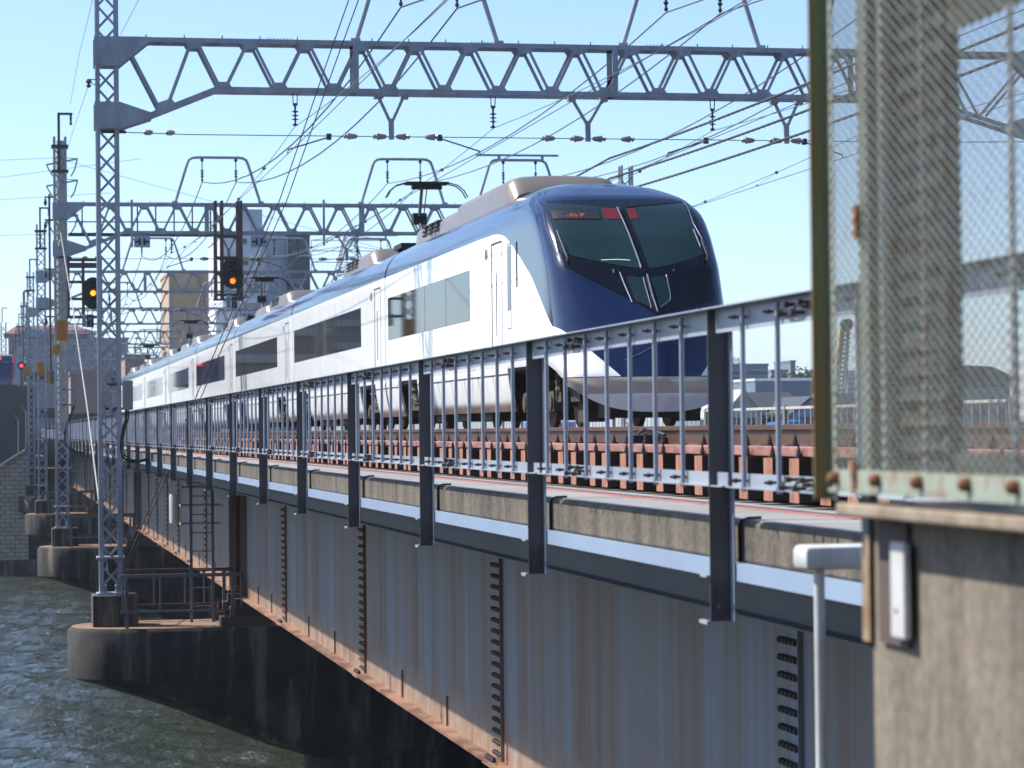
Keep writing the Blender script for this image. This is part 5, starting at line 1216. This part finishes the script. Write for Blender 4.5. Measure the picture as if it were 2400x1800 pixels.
# crane behind the mesh
t = thing('crane', 'crawler crane with a raised yellow boom seen through the mesh', 'crane', tuple(at(1968, 930, 260)))
b = at(1972, 930, 260); tip = at(1988, 760, 260) - b; mb = MB()
d = tip.normalized(); sd = Vector((0, .45, 0)); sx = d.cross(Vector((0, 1, 0))).normalized() * .45; n = 16
for a_ in (1, -1):
    for c_ in (1, -1): mb.bar(sd * a_ + sx * c_, tip + sd * a_ * .5 + sx * c_ * .5, .12)
for k in range(n):
    p = tip * (k / n); q = tip * ((k + 1) / n)
    for a_ in (1, -1): mb.bar(p + sd * a_ + sx, q + sd * a_ - sx, .07); mb.bar(p + sd * a_ - sx, q + sd * a_ + sx, .07)
mb.build('boom', m_wire_pale, t); mb = MB(); mb.bar(tip * .45 + sx, tip * .93 + sx, .35); mb.build('jib_backing', m_yel2, t)
mb = MB(); mb.lathe(tip + Vector((0, -.5, 0)), [(.55, 0), (.55, 1.0)], 14, 'y'); mb.build('boom_head', m_mark, t)
for k in range(2): mb = MB(); mb.bar(tip, (-1.6 + .5 * k, 0, .5), .05); mb.build('pendant_cable', m_wire, t)
mb = MB(); mb.box(-2.5, 1.8, -1.5, 1.5, -4, .3); mb.box(-3, 2.3, -2, 2, -6.3, -4.2); mb.build('machinery_deck', m_grey, t)
# railing at the far edge of the bridge
def far_section():
    t = thing('far_railing_section', 'x', 'railing', (20.6, 0, -.5), 'white railing sections on the far edge of the bridge')
    mb = MB(); mb.box(-.03, .03, 0, 4.0, .95, 1.02); mb.box(-.02, .02, 0, 4.0, .1, .14); mb.build('rail_bars', m_pvc, t)
    for k in range(8): mb = MB(); mb.box(-.012, .012, .25 + .5 * k, .275 + .5 * k, .14, .95); mb.build('bar', m_pvc, t)
    mb = MB(); mb.box(-.05, .05, -.06, .06, 0, 1.05); mb.build('post', m_grey_box, t); return t
f0 = far_section(); fl = [f0] + [copy_tree(f0) for _ in range(34)]
for i, s_ in enumerate(fl): s_.location = (20.6, 36 + 4 * i, -.5); s_['label'] = 'white barred railing on the far edge of the bridge, %s section from the right' % ORD[i] if i < 19 else 'white barred railing on the far edge of the bridge, %s section from the right' % ordinal(i + 1)

# ------------------------------------------------------------ foreground: abutment wall and mesh fence
m_green = simple('peeling_green_paint', (.15, .19, .15), .6, s=14, c2=(.17, .10, .06), streak=(1, 1, .35), bmp=.2, lo=.5, hi=.72)
m_olive = simple('olive_paint', (.17, .21, .10), .6, s=10, c2=(.26, .12, .035), streak=(2, 2, .2), lo=.42, hi=.68, K=1)
m_pale = simple('pale_green_paint', (.40, .46, .37), .6, s=18, c2=(.34, .20, .11), bmp=.2, lo=.5, hi=.66)
m_rusty = simple('orange_rust', (.34, .15, .06), .8, s=30, c2=(.16, .07, .03))
m_shelf = simple('weathered_shelf', (.46, .38, .28), .9, s=12, c2=(.27, .20, .14), streak=(1, 1, 1), bmp=.3)
def abut_mat():
    m, nt, b = new_mat('abutment_concrete'); f = noise(nt, (1, 1, .3), 4.5, 6, .6, 'World'); f2 = noise(nt, (1, 1, 1), 22, 5, .65, 'World')
    c = ramp(nt, f, [(.36, (.22, .175, .12)), (.48, (.15, .125, .09)), (.58, (.10, .085, .06)), (.68, (.05, .045, .036))]); c = mix(nt, .3, c, ramp(nt, f2, [(.35, (.09, .08, .06)), (.65, (.3, .26, .21))]))
    g = nd(nt, 'ShaderNodeNewGeometry'); sp = nd(nt, 'ShaderNodeSeparateXYZ'); nt.links.new(g.outputs['Position'], sp.inputs[0])
    mr = nd(nt, 'ShaderNodeMapRange'); mr.inputs['From Min'].default_value = 5.86; mr.inputs['From Max'].default_value = 6.03; nt.links.new(sp.outputs['Y'], mr.inputs['Value'])
    c = mix(nt, math_(nt, 'MULTIPLY', mr.outputs[0], math_(nt, 'ADD', f, .3)), c, (.40, .17, .06))
    nt.links.new(c, b.inputs['Base Color']); b.inputs['Roughness'].default_value = .9; bump(nt, b, f2, .4, .01); return m
m_abut = abut_mat()
XA = 1.95; XF = 1.88
Ye = atX(2043, 1400, XA).y                       # far end of the abutment wall
t = thing('abutment', 'weathered brown concrete abutment wall at the lower right edge', 'abutment', (0, 0, 0))
zt = atX(2128, 1215, XA).z; mb = MB(); mb.box(XA, 7.2, 1.5, Ye, -9.3, zt); mb.build('wall', m_abut, t, bevel=.01)
mb = MB(); mb.box(XA - .09, 7.0, 1.5, Ye - .02, zt + .002, zt + .03); mb.build('coping', m_shelf, t, bevel=.006)
z1 = zt + .047
F0 = atX(1943, 600, XF).y; F1 = 2.2              # fence runs toward the camera
f = thing('mesh_fence', 'green expanded metal mesh fence with peeling paint at the right edge', 'fence', (XF, F0, z1))
def fb(mb, n, m, **k):
    o = mb.build(n, m, f, **k); o.location = Vector(o.location) - Vector((XF, F0, z1)); return o
zb = atX(2128, 1150, XF).z
mb = MB(); mb.box(XF - .044, XF, F0 - .006, F0, zb - .03, 3.2); fb(mb, 'end_angle', m_olive)
mb = MB(); mb.box(XF - .004, XF, F0 - .045, F0 - .0065, zb - .03, 3.2); fb(mb, 'end_angle_flange', m_pale)
ys = atX(2012, 600, XF).y; 
mb = MB(); mb.box(XF + .001, XF + .006, ys - .065, ys, zb, 3.2); mb.box(XF + .0065, XF + .045, ys - .006, ys, zb, 3.2); fb(mb, 'stile', m_pale)
yc2 = atX(2078, 600, XF + .03).y; mb = MB(); mb.tube([(XF + .03, yc2, zb), (XF + .03, yc2, 3.2)], .016, 8); fb(mb, 'inner_rod', m_pvc)
mb = MB(); mb.box(XF - .012, XF - .006, 1.6, F0 - .052, zb - .002, zb + .04); mb.box(XF - .015, XF + .04, 1.6, F0 - .01, zb - .012, zb - .003); fb(mb, 'bottom_rail', m_pale)
for px, py in ((1955, 1128), (2052, 1138), (2150, 1146), (2262, 1153), (2375, 1165), (2500, 1175)):
    p = atX(px, py, XF - .02); mb = MB(); mb.lathe((XF - .035, p.y, zb + .02), [(.008, 0), (.013, .006), (.015, .014), (.015, .022)], 8, 'x'); fb(mb, 'rivet', m_rusty)
for px, py in ((2006, 1110), (2010, 512)):
    p = atX(px, py, XF - .01); mb = MB(); mb.lathe((XF - .02, p.y, p.z), [(.012, 0), (.014, .012)], 8, 'x'); mb.box(XF - .018, XF - .01, p.y - .012, p.y + .012, p.z - .045, p.z + .03); fb(mb, 'hinge', m_rusty)
for px in (2166, 2374): y3 = atX(px, 600, XF + .03).y; mb = MB(); mb.tube([(XF + .03, y3, zb), (XF + .03, y3, 3.2)], .007, 8); fb(mb, 'inner_rod', m_pvc)
# sheet metal post and surround behind the mesh
yA = atX(2035, 600, XF + .05).y; yB = atX(2225, 600, XF + .05).y; zT = atX(2300, 44, XF + .05).z; zB = atX(2300, 1062, XF + .05).z
mb = MB(); mb.box(XF + .07, XF + .076, yB, yA, zb, 3.2)
for z in np.arange(zb + .02, 2.0, .0555): mb.prism([(XF + .0695, yB, z), (XF + .048, yB, z + .004), (XF + .052, yB, z + .034), (XF + .0695, yB, z + .040)], (0, yA - yB, 0))
mb.box(XF + .04, XF + .076, yB - .004, yB - .001, zb, 3.2); mb.box(XF + .05, XF + .0555, 1.6, yB - .0005, zT, 3.2); mb.box(XF + .05, XF + .0555, 1.6, yB - .0005, zb, zB); fb(mb, 'backing_sheet', simple('weathered_green_sheet', (.12, .13, .10), .7, s=7, c2=(.03, .034, .026), streak=(1, .5, 1.6), bmp=.2, lo=.42, hi=.6))
# expanded metal
mb = MB(); LW, SW = .046, .0255; x = XF - .008
ya, yb_ = F0 - .05, atX(2480, 600, XF).y
ny = int((ya - yb_) / LW); nz = int((1.02 - zb) / SW)
for i in range(ny):
    for k in range(nz):
        y = ya - i * LW; z = zb + .03 + k * SW; c = [(x, y, z), (x, y - LW / 2, z + SW / 2), (x, y - LW, z), (x, y - LW / 2, z - SW / 2)]
        mb.bar(c[0], c[1],  .0016, .0042, up=(1, 0, 0)); mb.bar(c[1], c[2],  .0016, .0042, up=(1, 0, 0)); mb.bar(c[0], c[3],  .0016, .0042, up=(1, 0, 0)); mb.bar(c[3], c[2],  .0016, .0042, up=(1, 0, 0))
fb(mb, 'expanded_mesh', simple('mesh_paint', (.27, .31, .28), .6, s=20, c2=(.22, .14, .10), lo=.5, hi=.68))
# post stub, dark channel and white strip on the end of the wall
Y = Ye + .03
t = thing('fence_post_stub', 'green and rust brown steel post fixed to the end of the concrete wall', 'post', (0, 0, 0))
a = at(2018, 1165, Y); b = at(2060, 1500, Y); mb = MB(); mb.box(a.x, a.x + .006, Y - .05, Y, at(2018, 1260, Y).z, zb - .02); mb.box(a.x + .0065, b.x, Y - .006, Y, at(2018, 1260, Y).z, zb - .02); mb.build('upper_part', m_green, t)
mb = MB(); mb.box(a.x, a.x + .006, Y - .05, Y, b.z, at(2018, 1261, Y).z); mb.box(a.x + .0065, b.x, Y - .006, Y, b.z, at(2018, 1261, Y).z); mb.build('lower_part', simple('rust_tan_steel', (.42, .32, .20), .8, s=20, c2=(.25, .11, .05)), t)
y0 = atX(2062, 1400, XA - .01).y; y1 = atX(2128, 1400, XA - .01).y; zt2 = atX(2100, 1225, XA - .01).z; zb2 = atX(2100, 1512, XA - .01).z
mb = MB(); mb.box(XA - .012, XA - .003, y1, y0, zb2, zt2); tag(mb.build('channel_plate', m_rustbeam), 'dark rusty steel plate on the end of the concrete wall', 'plate')
y0 = atX(2088, 1400, XA - .03).y; y1 = atX(2120, 1400, XA - .03).y
mb = MB((XA - .03, y1, zb2)); mb.box(XA - .032, XA - .014, y1, y0, zb2 + .02, zt2 - .04); o = mb.build('cable_cover', m_pvc, bevel=.005); tag(o, 'white plastic cable cover strip screwed to the dark plate', 'cable cover')
for z in (.08, .26): mb = MB(); mb.lathe((-.004, .05, z), [(.006, 0), (.006, .004)], 8, 'x'); mb.build('screw', m_rusty, o)
# white drain pipe with its boxed head
Y = 8.6; a = at(1907, 1330, Y); b = at(1932, 1330, Y); t = thing('drain_pipe', 'white plastic drain pipe with a rounded box head in front of the walkway', 'drain pipe', ((a.x + b.x) / 2, Y, -9))
mb = MB(); mb.tube([(0, 0, 0), (0, 0, 9 + a.z + .02)], (b.x - a.x) / 2, 14); mb.build('pipe', m_pvc, t, smooth=True)
h0 = at(1876, 1335, Y); h1 = at(2070, 1275, Y); mb = MB(); mb.box(h0.x - (a.x + b.x) / 2, h1.x - (a.x + b.x) / 2, -.06, .10, h0.z + 9, h1.z + 9); mb.build('head_box', m_pvc, t, bevel=.02, smooth=True)

# ------------------------------------------------------------ summer haze over the river
hz = MB(); hz.box(-3100, 3100, -45, 3100, -13.5, 48); ho = hz.build('haze', bpy.data.materials.new('haze_air'))
hm = ho.data.materials[0]; hm.use_nodes = True; hn = hm.node_tree.nodes; hn.clear(); out = hn.new('ShaderNodeOutputMaterial'); pv = hn.new('ShaderNodeVolumePrincipled')
pv.inputs['Color'].default_value = (.80, .88, 1, 1); pv.inputs['Density'].default_value = 0.00018; hm.node_tree.links.new(pv.outputs[0], out.inputs['Volume']); ho['kind'] = 'stuff'
